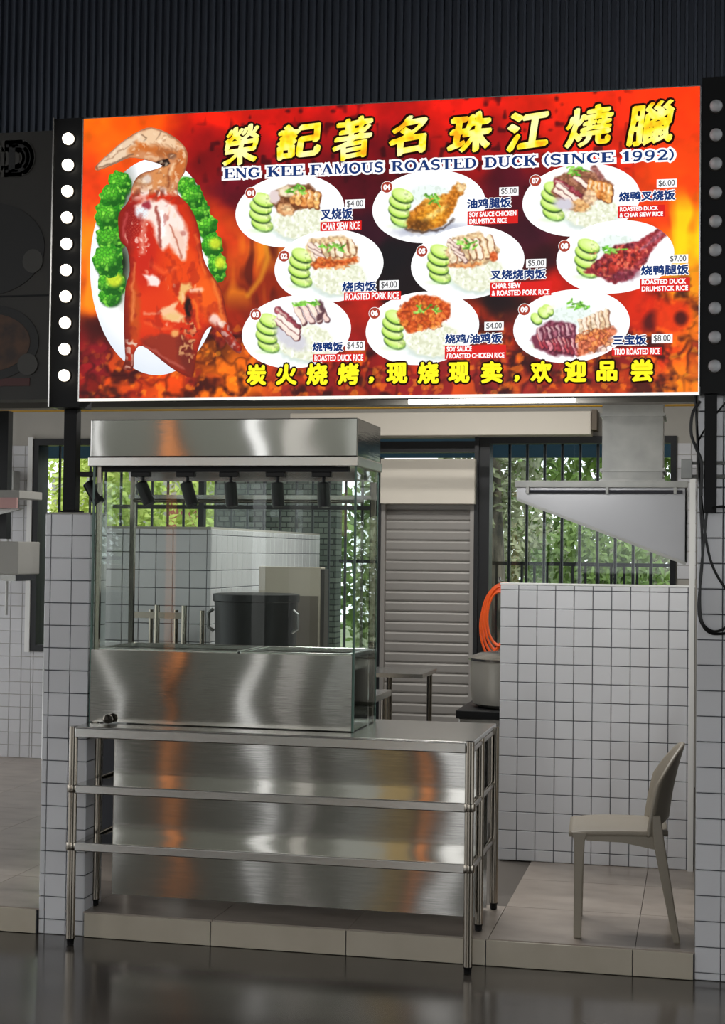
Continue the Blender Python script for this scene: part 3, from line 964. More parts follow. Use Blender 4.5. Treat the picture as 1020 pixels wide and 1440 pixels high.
def fbm(x, y, sc, seed=0):
    return .55 * vnoise(x, y, sc, seed) + .3 * vnoise(x, y, sc / 2, seed + 1) + .15 * vnoise(x, y, sc / 4, seed + 2)


def worley(x, y, sc, seed=0):
    u, v = x / sc, y / sc
    ui, vi = np.floor(u).astype(int), np.floor(v).astype(int)
    d1 = np.full(x.shape, 9.)
    d2 = np.full(x.shape, 9.)
    cid = np.zeros(x.shape)
    for a in (-1, 0, 1):
        for b in (-1, 0, 1):
            px = ui + a + _LAT[(ui + a + seed * 7) & 255, (vi + b) & 255]
            py = vi + b + _LAT[(ui + a + 91) & 255, (vi + b + seed * 3) & 255]
            d = np.hypot(px - u, py - v)
            near = d < d1
            d2 = np.where(near, d1, np.minimum(d2, d))
            cid = np.where(near, _LAT[(ui + a + 33) & 255, (vi + b + 77) & 255], cid)
            d1 = np.minimum(d1, d)
    return d1, d2, cid


class Paint:
    """soft brushes on a cloud of points, colours in sRGB 0-255"""
    def __init__(s, x, y):
        s.x, s.y = x, y
        s.c = np.zeros((len(x), 3))

    def mix(s, m, col):
        m = np.clip(m, 0, 1)[:, None]
        col = np.asarray(col, float)
        s.c = s.c * (1 - m) + (col if col.ndim == 2 else col[None, :]) * m

    def ell(s, cx, cy, rx, ry, col, soft=1.5, rot=0, a=1.):
        t = math.radians(rot)
        dx, dy = s.x - cx, s.y - cy
        u, v = dx * math.cos(t) + dy * math.sin(t), -dx * math.sin(t) + dy * math.cos(t)
        d = (1 - np.hypot(u / rx, v / ry)) * min(rx, ry)
        s.mix(a * np.clip(d / soft + .5, 0, 1), col)

    def sd_line(s, pts):
        d = np.full(s.x.shape, 1e9)
        tt = np.zeros(s.x.shape)
        n = len(pts) - 1
        for i in range(n):
            (ax, ay), (bx_, by) = pts[i], pts[i + 1]
            ex, ey = bx_ - ax, by - ay
            t = np.clip(((s.x - ax) * ex + (s.y - ay) * ey) / (ex * ex + ey * ey + 1e-9), 0, 1)
            dd = np.hypot(s.x - ax - t * ex, s.y - ay - t * ey)
            near = dd < d
            d = np.where(near, dd, d)
            tt = np.where(near, (i + t) / n, tt)
        return d, tt

    def line(s, pts, w_, col, soft=1.2, a=1.):
        d, t = s.sd_line(pts)
        s.mix(a * np.clip((w_ / 2 - d) / soft + .5, 0, 1), col)

    def poly(s, pts, col, soft=1.5, a=1.):
        d, _ = s.sd_line(list(pts) + [pts[0]])
        ins = np.zeros(s.x.shape, bool)
        n = len(pts)
        for i in range(n):
            (x0, y0), (x1, y1) = pts[i], pts[(i + 1) % n]
            if y0 == y1:
                continue
            c = ((y0 > s.y) != (y1 > s.y)) & (s.x < (x1 - x0) * (s.y - y0) / (y1 - y0) + x0)
            ins ^= c
        sd = np.where(ins, d, -d)
        s.mix(a * np.clip(sd / soft + .5, 0, 1), col)
        return sd


def colour_layer(me, cols):
    lin = np.clip(cols / 255., 0, 1)
    lin = np.where(lin <= .04045, lin / 12.92, ((lin + .055) / 1.055) ** 2.4)
    at = me.color_attributes.new('print_colour', 'FLOAT_COLOR', 'POINT')
    at.data.foreach_set('color', np.concatenate([lin, np.ones((len(lin), 1))], 1).astype(np.float32).ravel())


def outline_smooth(pts, n=4):
    P = [Vector((p[0], p[1])) for p in pts]
    out = []
    m = len(P)
    for i in range(m):
        p0, p1, p2, p3 = P[i - 1], P[i], P[(i + 1) % m], P[(i + 2) % m]
        for k in range(n):
            t = k / n
            out.append(.5 * ((2 * p1) + (p2 - p0) * t + (2 * p0 - 5 * p1 + 4 * p2 - p3) * t * t + (3 * p1 - p0 - 3 * p2 + p3) * t ** 3))
    return [(p.x, p.y) for p in out]


def patch(name, outline, paint, material, parent, depth, step=1.2):
    """flat printed shape with its own outline, painted point by point"""
    ox = np.array(outline, float)
    x0, y0 = ox.min(0)
    x1, y1 = ox.max(0)
    gx, gy = np.meshgrid(np.arange(x0, x1, step), np.arange(y0, y1, step))
    gx = gx + (np.arange(gx.shape[0]) % 2)[:, None] * step * .5
    g = Paint(gx.ravel(), gy.ravel())
    sd = g.poly([tuple(p) for p in outline], (1, 1, 1))
    keep = sd > step * .55
    px, py = np.concatenate([ox[:, 0], g.x[keep]]), np.concatenate([ox[:, 1], g.y[keep]])
    n = len(outline)
    r = delaunay_2d_cdt([Vector((float(a), float(b))) for a, b in zip(px, py)], [(i, (i + 1) % n) for i in range(n)], [list(range(n))], 1, 1e-4)
    V = np.array([(v.x, v.y) for v in r[0]])
    pt = Paint(V[:, 0].copy(), V[:, 1].copy())
    paint(pt)
    X, Z = HM(V[:, 0], V[:, 1])
    off = ORG[parent.name]
    me = bpy.data.meshes.new(name)
    # image y runs down, so the winding is turned to face the hall
    me.from_pydata([(a - off.x, SY - depth - off.y, b - off.z) for a, b in zip(X, Z)], [], [tuple(f) for f in r[2]])
    colour_layer(me, pt.c)
    me.materials.append(material)
    o = bpy.data.objects.new(name, me)
    return link(o, parent)


sign = thing('signboard', 'large backlit red and orange signboard with a roast duck and nine rice dishes', 'signboard', ((SX0 + SX1) / 2, 0, SZ0))
SIGN_E = 1.12
M_PRINT = paint_mat('backlit_print', SIGN_E)
bx('sign_box', M_BLACK, SX0 - .002, SX1 + .002, SY + .004, .055, SZ0 - .002, SZ1 + .002, sign)
edge = print_mat('lit_white_edge', (255, 250, 240), SIGN_E)
bx('bottom_edge', edge, SX0, SX1, SY - .003, SY + .002, SZ0 - .012, SZ0, sign)
bx('side_edge', M_STEEL2, SX1, SX1 + .005, SY - .003, SY + .002, SZ0 - .012, SZ1, sign)
bx('side_edge', M_STEEL2, SX0 - .005, SX0, SY - .003, SY + .002, SZ0 - .012, SZ1, sign)
bx('top_edge', M_STEEL2, SX0, SX1, SY - .002, SY + .002, SZ1, SZ1 + .004, sign)

KEYS = [(125, 175, 240, 115, 20), (200, 168, 240, 100, 15), (150, 200, 245, 110, 25), (300, 160, 225, 45, 20), (500, 150, 200, 35, 30), (650, 140, 215, 40, 25), (800, 130, 232, 55, 20), (970, 140, 240, 70, 20),
        (128, 260, 235, 80, 30), (300, 230, 120, 20, 25), (290, 195, 165, 28, 28), (400, 230, 150, 25, 35), (400, 165, 205, 35, 25), (520, 225, 130, 20, 35), (700, 220, 170, 30, 30), (760, 170, 205, 45, 25), (850, 215, 210, 50, 25), (960, 250, 235, 80, 20),
        (970, 300, 240, 110, 20), (975, 340, 255, 190, 20), (965, 390, 255, 180, 30), (930, 300, 215, 70, 25), (330, 270, 110, 20, 40), (310, 330, 200, 70, 30), (340, 380, 190, 80, 30), (375, 350, 200, 110, 40), (380, 410, 150, 50, 20), (345, 420, 120, 40, 20),
        (510, 260, 90, 15, 35), (520, 330, 60, 20, 40), (560, 370, 22, 18, 25), (560, 405, 25, 15, 20), (720, 260, 90, 20, 40), (745, 330, 70, 20, 40), (765, 370, 50, 15, 25), (700, 425, 30, 14, 20), (770, 402, 190, 35, 20), (520, 440, 170, 40, 25), (690, 455, 190, 60, 20),
        (330, 450, 170, 50, 20), (500, 500, 140, 30, 30), (130, 350, 240, 130, 30), (135, 420, 230, 110, 20), (145, 465, 70, 18, 20), (130, 500, 150, 28, 40), (160, 530, 180, 50, 30), (250, 545, 210, 80, 20), (320, 530, 235, 125, 20), (300, 485, 120, 60, 20),
        (400, 545, 190, 70, 40), (600, 545, 180, 50, 40), (700, 540, 160, 50, 50), (850, 545, 190, 70, 30), (900, 435, 205, 50, 15), (890, 475, 110, 24, 20), (940, 430, 210, 60, 15), (930, 500, 220, 70, 20), (960, 540, 240, 140, 30), (978, 450, 245, 140, 20)]


def paint_background(p):
    x, y = p.x, p.y
    wx, wy = x + 30 * (fbm(x, y, 40, 3) - .5), y + 34 * (fbm(x, y, 40, 8) - .5)
    num = np.zeros((len(x), 3))
    den = np.zeros(len(x))
    for kx_, ky, r, g, b in KEYS:
        wgt = 1 / (((wx - kx_) ** 2 + (wy - ky) ** 2) / 900. + .12) ** 1.9
        num += wgt[:, None] * np.array([r, g, b])[None, :]
        den += wgt
    p.c = num / den[:, None]
    # mottled upper half
    n = fbm(x, y, 26, 4)
    p.c *= (.82 + .36 * n)[:, None]
    sp = np.clip((vnoise(x, y, 9, 6) - .76) * 6, 0, 1) * np.clip((300 - y) / 60, 0, 1) * np.clip((x - 255) / 40, 0, 1) * np.clip((900 - x) / 40, 0, 1)
    p.mix(sp * .7, (60, 8, 20))
    # flames rising at the left and at the right edge
    fl = vnoise(x + 12 * vnoise(x, y, 30, 2), y * .32, 13, 5)
    zone = np.clip((x - 300) / 15, 0, 1) * np.clip((400 - x) / 15, 0, 1) * np.clip((y - 300) / 40, 0, 1) * np.clip((440 - y) / 30, 0, 1)
    p.mix(zone * np.clip((fl - .55) * 3.2, 0, .8), (232, 140, 40))
    p.mix(zone * np.clip((.38 - fl) * 4, 0, .8), (84, 26, 18))
    zl = np.clip((150 - x) / 15, 0, 1) * np.clip((y - 290) / 50, 0, 1) * np.clip((460 - y) / 30, 0, 1)
    p.mix(zl * np.clip((fl - .5) * 3, 0, .8), (250, 160, 40))
    zr = np.clip((x - 935) / 20, 0, 1) * np.clip((y - 260) / 40, 0, 1) * np.clip((425 - y) / 30, 0, 1)
    p.mix(zr * np.clip((fl - .42) * 2.5, 0, .9), (255, 214, 30))
    p.line([(372, 330), (378, 362), (368, 392), (350, 416)], 7, (214, 150, 50), 5, .7)
    # glowing coals along the bottom
    d1, d2, cid = worley(x + 24 * vnoise(x, y, 14, 3), y + 24 * vnoise(x, y, 14, 6), 34, 2)
    e1, e2, eid = worley(x + 3 * vnoise(x, y, 5, 3), y, 9, 5)
    top = 455 + 25 * np.sin(x / 60.) - 70 * np.clip((x - 850) / 60, 0, 1)
    z = np.clip((y - top) / 26, 0, 1)
    gap = np.clip(1 - (d2 - d1) / .3, 0, 1)
    p.mix(z * gap * .5 * (.4 + 1.2 * vnoise(x, y, 30, 14)), (46, 12, 16))
    p.mix(z * np.clip((cid - .66) * 5, 0, 1) * (1 - gap) * .5, (240, 122, 30))
    p.mix(z * np.clip((.3 - cid) * 5, 0, 1) * (1 - gap) * .6, (124, 30, 44))
    p.mix(z * np.clip((eid - .72) * 5, 0, 1) * np.clip((e2 - e1) * 4, 0, 1) * .45, (255, 176, 52))
    p.mix(z * np.clip((.46 - fbm(x, y, 20, 23)) * 5, 0, .8), (48, 12, 18))
    p.mix(z * np.clip((fbm(x, y, 12, 27) - .64) * 6, 0, .6), (250, 140, 40))
    # big coals right of the ninth dish
    p.ell(905, 440, 26, 30, (206, 52, 18), 10, 20, .85)
    p.ell(915, 452, 10, 15, (70, 18, 24), 8, 30, .85)
    p.ell(946, 448, 26, 22, (222, 70, 20), 10, -15, .85)
    p.ell(957, 448, 9, 10, (60, 16, 18), 6, 0, .85)
    p.line([(925, 462), (945, 470), (965, 468)], 6, (240, 110, 30), 4, .7)
    g_ = p.c.mean(1, keepdims=True)
    p.c = np.clip(g_ + (p.c - g_) * 1.12, 0, 255)
    p.c = 255 * (p.c / 255) ** (1.12 + .16 * np.clip(1 - np.hypot((x - 560) / 330, (y - 235) / 130), 0, 1))[:, None]
    p.c[:, 2] *= .95


# --- the printed background is a fine grid of its own
nx_, nz_ = 520, 250
gx, gz = np.meshgrid(np.linspace(SX0, SX1, nx_), np.linspace(SZ0, SZ1, nz_))
px_, py_ = HI(gx.ravel(), gz.ravel())
pb = Paint(px_, py_)
paint_background(pb)
off = ORG[sign.name]
me = bpy.data.meshes.new('printed_panel')
idx = np.arange(nx_ * nz_).reshape(nz_, nx_)
fc = np.stack([idx[:-1, :-1], idx[:-1, 1:], idx[1:, 1:], idx[1:, :-1]], -1).reshape(-1, 4)
me.from_pydata(np.stack([gx.ravel() - off.x, np.full(gx.size, SY - off.y), gz.ravel() - off.z], 1).tolist(), [], fc.tolist())
colour_layer(me, pb.c)
me.materials.append(M_PRINT)
link(bpy.data.objects.new('printed_panel', me), sign)['label'] = 'red and orange print of flames and coals'


# --- roast duck on its oval plate ---------------------------------------
DUCK = [(181, 283), (168, 300), (167, 320), (170, 339), (180, 352), (183, 382), (177, 406), (175, 448), (176, 487), (177, 505), (174, 519), (188, 520), (190, 497), (201, 487), (228, 507), (247, 521), (271, 531),
        (277, 502), (286, 474), (297, 460), (311, 470), (326, 490), (338, 498), (341, 487), (329, 472), (321, 448), (313, 409), (296, 382), (287, 362), (283, 333), (276, 307), (265, 287), (252, 274), (252, 257),
        (261, 242), (265, 220), (259, 204), (239, 188), (214, 179), (196, 184), (175, 197), (153, 216), (135, 233), (138, 240), (164, 230), (183, 222), (205, 225), (229, 233), (216, 239), (200, 244), (189, 256)]
BRO = [(168, 258, 15, 17), (158, 276, 17, 15), (153, 303, 19, 20), (156, 335, 19, 18), (153, 367, 20, 22), (158, 396, 18, 20), (155, 417, 14, 12),
       (263, 262, 13, 12), (272, 277, 15, 16), (282, 296, 14, 15), (292, 318, 14, 16), (300, 345, 14, 16), (307, 372, 12, 17), (309, 388, 9, 9)]


def paint_plate(p):
    p.c[:] = (252, 252, 253)
    p.ell(222, 375, 95, 153, (236, 240, 246), 1, 0, 1)
    p.ell(226, 372, 90, 147, (254, 254, 255), 14, 0, 1)
    n = np.clip((p.y - 440) / 60, 0, 1)
    p.mix(n * .35, (190, 205, 222))
    p.ell(176, 330, 22, 90, (60, 70, 50), 14, 0, .6)
    for (a, b, rx, ry) in BRO:
        p.ell(a + 2, b + 3, rx + 1, ry + 1, (24, 70, 20), 4, 0, .9)
    for k, (a, b, rx, ry) in enumerate(BRO):
        p.ell(a, b, rx, ry, (44, 150, 28), 4)
        p.ell(a - 3, b - 4, rx * .7, ry * .65, (88, 206, 40), 8, 0, .8)
    d1, d2, cid = worley(p.x, p.y, 5.5, 4)
    gm = (p.c[:, 1] > p.c[:, 0] + 25)
    p.mix(gm * np.clip((cid - .55) * 3, 0, .75), (132, 228, 60))
    p.mix(gm * np.clip(1 - (d2 - d1) / .35, 0, 1) * .5, (16, 84, 20))
    for (a, b, rx, ry) in ((166, 391, 9, 8), (306, 362, 7, 8), (250, 300, 5, 9), (163, 340, 6, 5)):
        p.ell(a, b, rx, ry, (226, 232, 50), 6, 0, .75)
    p.ell(172, 372, 8, 22, (14, 26, 12), 8, 0, .8)


def paint_duck(p):
    x0_, y0_ = p.x, p.y
    x = p.x = x0_ + 4 * (vnoise(x0_, y0_, 9, 61) - .5) + 1.8 * (vnoise(x0_, y0_, 3.2, 63) - .5)
    y = p.y = y0_ + 4 * (vnoise(x0_, y0_, 9, 65) - .5) + 1.8 * (vnoise(x0_, y0_, 3.2, 67) - .5)
    p.c[:] = (206, 44, 16)
    n = fbm(x, y, 22, 12)
    # body tones
    p.ell(268, 385, 40, 60, (234, 74, 14), 26, 0, .85)
    p.ell(300, 420, 22, 40, (240, 96, 20), 14, -20, .85)
    p.ell(215, 440, 34, 34, (226, 60, 16), 22, 0, .8)
    p.ell(188, 440, 9, 50, (186, 82, 24), 8, 0, .75)
    p.ell(186, 315, 18, 34, (132, 22, 24), 10, 6, .9)
    p.ell(203, 350, 16, 40, (196, 36, 20), 12, 0, .8)
    p.ell(270, 320, 12, 38, (206, 50, 14), 6, -14, .9)
    p.ell(178, 470, 6, 40, (120, 32, 20), 5, 0, .7)
    p.mix(np.clip((n - .62) * 4, 0, .4), (150, 24, 16))
    # lower flap
    p.poly([(198, 478), (222, 470), (255, 472), (276, 480), (272, 528), (247, 519), (225, 505)], (140, 46, 30), 5, .9)
    p.ell(262, 500, 10, 26, (104, 34, 26), 8, -10, .8)
    # breast highlight, pale and glossy
    p.poly([(190, 290), (205, 280), (232, 282), (246, 290), (262, 318), (266, 340), (262, 366), (252, 362), (240, 344), (232, 352), (222, 340), (214, 312), (200, 308)], (250, 236, 226), 6, .95)
    p.poly([(238, 320), (258, 326), (264, 344), (258, 364), (246, 348)], (236, 196, 176), 8, .8)
    p.line([(221, 292), (225, 320), (227, 345)], 5, (150, 60, 50), 3, .85)
    p.line([(240, 318), (250, 345), (256, 362)], 2.5, (176, 90, 66), 2, .8)
    p.line([(228, 300), (232, 330)], 5, (255, 252, 250), 4, .9)
    p.ell(207, 289, 7, 8, (150, 28, 44), 4, 30, .9)
    p.ell(200, 300, 9, 8, (228, 240, 246), 5, 0, .9)
    p.line([(203, 312), (202, 335), (200, 356)], 7, (244, 190, 170), 6, .55 )
    sp = np.clip((vnoise(x, y, 3, 21) - .66) * 6, 0, 1)
    p.mix(sp * (np.hypot((x - 201) / 10, (y - 335) / 30) < 1) * .8, (250, 214, 200))
    # scattered shine and fat
    p.poly([(204, 388), (214, 386), (226, 396), (222, 404), (210, 402)], (252, 236, 230), 4, .95)
    p.poly([(256, 402), (268, 396), (272, 404), (262, 414), (258, 428), (250, 420)], (238, 196, 120), 4, .9)
    p.line([(270, 410), (286, 408)], 6, (248, 206, 176), 4, .85)
    p.poly([(222, 438), (240, 428), (250, 424), (246, 438), (262, 446), (252, 454), (236, 450)], (246, 214, 170), 4, .85)
    p.ell(244, 446, 12, 5, (232, 190, 120), 4, 0, .8)
    p.line([(205, 441), (222, 440)], 3, (240, 160, 130), 3, .7)
    p.ell(247, 468, 7, 5, (240, 190, 110), 4, 0, .8)
    sp = np.clip((vnoise(x, y, 4, 31) - .56) * 5, 0, 1)
    p.mix(sp * (np.hypot((x - 264) / 13, (y - 478) / 34) < 1) * .75, (226, 168, 112))
    p.mix(np.clip((.42 - vnoise(x, y, 4, 33)) * 5, 0, 1) * (np.hypot((x - 268) / 12, (y - 470) / 40) < 1) * .6, (92, 24, 20))
    p.ell(266, 434, 5, 14, (26, 12, 12), 3, -6, .97)
    p.line([(274, 424), (278, 444), (282, 462)], 5, (244, 120, 40), 4, .7)
    # feet
    p.ell(304, 450, 8, 9, (246, 222, 214), 4, -30, .85)
    p.ell(313, 456, 5, 5, (252, 240, 226), 3, 0, .85)
    p.line([(308, 462), (330, 488)], 8, (140, 50, 44), 4, .85)
    sp = np.clip((vnoise(x, y, 4, 41) - .52) * 5, 0, 1)
    p.mix(sp * (x > 312) * (y > 455) * .8, (236, 210, 204))
    p.mix(sp * (x < 192) * (y > 478) * .85, (238, 220, 200))
    p.mix((1 - sp) * (x < 192) * (y > 506) * .7, (70, 40, 30))
    # neck and head
    hd = np.clip((276 - y) / 8, 0, 1)
    p.mix(hd, (206, 138, 92))
    p.poly([(135, 233), (153, 215), (176, 196), (198, 184), (206, 196), (190, 212), (166, 228), (140, 238)], (232, 206, 176), 6, .95)
    p.poly([(198, 183), (216, 179), (240, 189), (258, 204), (262, 220), (244, 210), (222, 204), (204, 204)], (238, 204, 166), 8, .9)
    p.line([(186, 212), (204, 206), (226, 214), (244, 216)], 10, (196, 104, 40), 7, .85)
    p.line([(192, 200), (206, 212)], 5, (206, 104, 36), 5, .8)
    p.line([(205, 223), (222, 222), (236, 232)], 4, (230, 190, 150), 3, .7)
    p.line([(140, 236), (165, 226), (186, 217)], 2, (104, 76, 60), 2, .8)
    p.line([(150, 226), (170, 212), (184, 204)], 1.5, (150, 110, 84), 1.5, .7)
    p.poly([(220, 226), (236, 222), (240, 232), (232, 236), (224, 232)], (22, 14, 12), 2.5, .97)
    p.ell(241, 219, 6, 4, (120, 90, 74), 2.5, 20, .8)
    p.line([(200, 188), (207, 192), (202, 199)], 2, (110, 80, 60), 1.5, .8)
    p.line([(226, 187), (221, 196)], 1.5, (120, 90, 70), 1.5, .7)
    for k in range(6):
        p.line([(214 + k * 7, 200 + k), (222 + k * 7, 207 + 2 * k)], 1.2, (170, 120, 84), 1.5, .6)
    p.poly([(250, 200), (262, 212), (263, 232), (252, 254), (238, 256), (244, 236), (250, 220)], (196, 104, 44), 7, .85)
    p.poly([(214, 240), (236, 234), (246, 240), (236, 262), (216, 266)], (214, 140, 80), 6, .85)
    p.line([(240, 238), (236, 262)], 3, (120, 50, 24), 3, .7)
    p.line([(246, 230), (240, 246)], 4, (250, 220, 180), 3, .7)
    p.ell(200, 254, 12, 9, (168, 120, 84), 6, 0, .8)
    p.ell(206, 252, 6, 6, (236, 230, 224), 4, 0, .7)
    sp = np.clip((vnoise(x, y, 5, 51) - .48) * 5, 0, 1)
    nk = np.clip(1 - np.abs(y - 272 + (x - 215) * .0) / 14, 0, 1)
    p.mix(sp * nk * .85, (250, 246, 240))
    p.mix(np.clip((.38 - vnoise(x, y, 4, 53)) * 5, 0, 1) * nk * .8, (120, 60, 46))
    # form: darker flanks, a glossy ridge down each side, meshed skin at the upper left
    d, _ = p.sd_line(DUCK + [DUCK[0]])
    fl_ = np.clip((y - 285) / 12, 0, 1)
    p.mix(fl_ * np.clip(1 - d / 13, 0, 1) ** 1.6 * .6, (110, 22, 14))
    p.line([(190, 372), (187, 410), (188, 450)], 3.5, (246, 150, 90), 4, .6)
    p.line([(300, 392), (310, 425), (316, 452)], 4, (255, 150, 70), 5, .6)
    p.line([(276, 330), (282, 360), (290, 385)], 3, (255, 130, 60), 4, .55)
    p.line([(178, 300), (174, 322), (179, 342)], 3.5, (214, 96, 96), 4, .6)
    p.line([(214, 372), (232, 384), (246, 378)], 5, (255, 112, 60), 6, .5)
    p.line([(206, 455), (224, 462), (242, 460)], 4, (250, 110, 60), 5, .5)
    p.line([(203, 486), (230, 500), (258, 520)], 2.5, (206, 110, 96), 3, .6)
    ms = (np.sin(x * 1.5) * np.sin(y * 1.5) > .3) * np.clip(1 - np.hypot((x - 192) / 22, (y - 318) / 36), 0, 1)
    p.mix(ms * .6, (214, 90, 70))
    # glints, blisters and darker roasted patches
    body = np.clip((y - 282) / 8, 0, 1) * np.clip((478 - y) / 14, 0, 1)
    gl = vnoise(x * 1.6, y * .55, 6, 71) * vnoise(x, y, 17, 73)
    p.mix(body * np.clip((gl - .6) * 5, 0, .5), (255, 206, 180))
    dk = fbm(x * 1.3, y * .7, 15, 75)
    p.mix(body * np.clip((.34 - dk) * 4, 0, .4), (140, 24, 18))
    p.mix(np.clip((.36 - fbm(x, y, 9, 77)) * 5, 0, .35) * hd, (130, 72, 40))
    p.mix(np.clip((fbm(x, y, 8, 79) - .66) * 6, 0, .5) * hd, (255, 236, 206))
    p.x, p.y = x0_, y0_
    # thin dark rim where the skin turns away
    d, _ = p.sd_line(DUCK + [DUCK[0]])
    p.mix(np.clip(1 - d / 2.2, 0, 1) * .45, (84, 26, 16))


pl_out = [(222 + 95 * math.cos(t), 375 + 153 * math.sin(t)) for t in np.linspace(0, 2 * math.pi, 90)[:-1]]
# broccoli covers the right rim
pl_out = [(px if px < 222 else 222 + (px - 222) * (.9 if py < 440 else .97), py) for px, py in pl_out]
pp = patch('plate_picture', pl_out, paint_plate, M_PRINT, sign, .0006, 1.6)
pp['label'] = 'printed white oval plate with broccoli'


def floret_paint(a, b, rx, ry, k):
    def f(p):
        p.c[:] = (40, 140, 26)
        p.ell(a + rx * .3, b + ry * .35, rx * .9, ry * .8, (20, 84, 18), 9, 0, .75)
        p.ell(a - rx * .25, b - ry * .3, rx * .75, ry * .65, (104, 214, 48), 9, 0, .8)
        d1, d2, cid = worley(p.x + 60 * k, p.y, 4.6, 4)
        p.mix(np.clip((cid - .6) * 3, 0, .8), (150, 236, 74))
        p.mix(np.clip(1 - (d2 - d1) / .4, 0, 1) * .55, (14, 72, 16))
        if k in (5, 11, 12):
            p.ell(a + 4, b - 2, rx * .6, ry * .5, (236, 236, 50), 6, 0, .75)
    return f


_br = random.Random(3)
for k, (a, b_, rx, ry) in enumerate(BRO):
    ph = [_br.uniform(0, 6.28) for _ in range(3)]
    ot = []
    for q in range(44):
        t = 2 * math.pi * q / 44
        r_ = 1 + .06 * math.sin(7 * t + ph[0]) + .05 * math.sin(11 * t + ph[1]) + .06 * math.sin(3 * t + ph[2])
        ot.append((a + rx * 1.06 * r_ * math.cos(t), b_ + ry * 1.06 * r_ * math.sin(t)))
    patch('broccoli_picture', ot, floret_paint(a, b_, rx, ry, k), M_PRINT, sign, .0008 + .00004 * ((k * 5) % 7), 1.4)
patch('duck_picture', outline_smooth(DUCK, 3), paint_duck, M_PRINT, sign, .0014, 1.1)['label'] = 'printed glossy red roast duck'


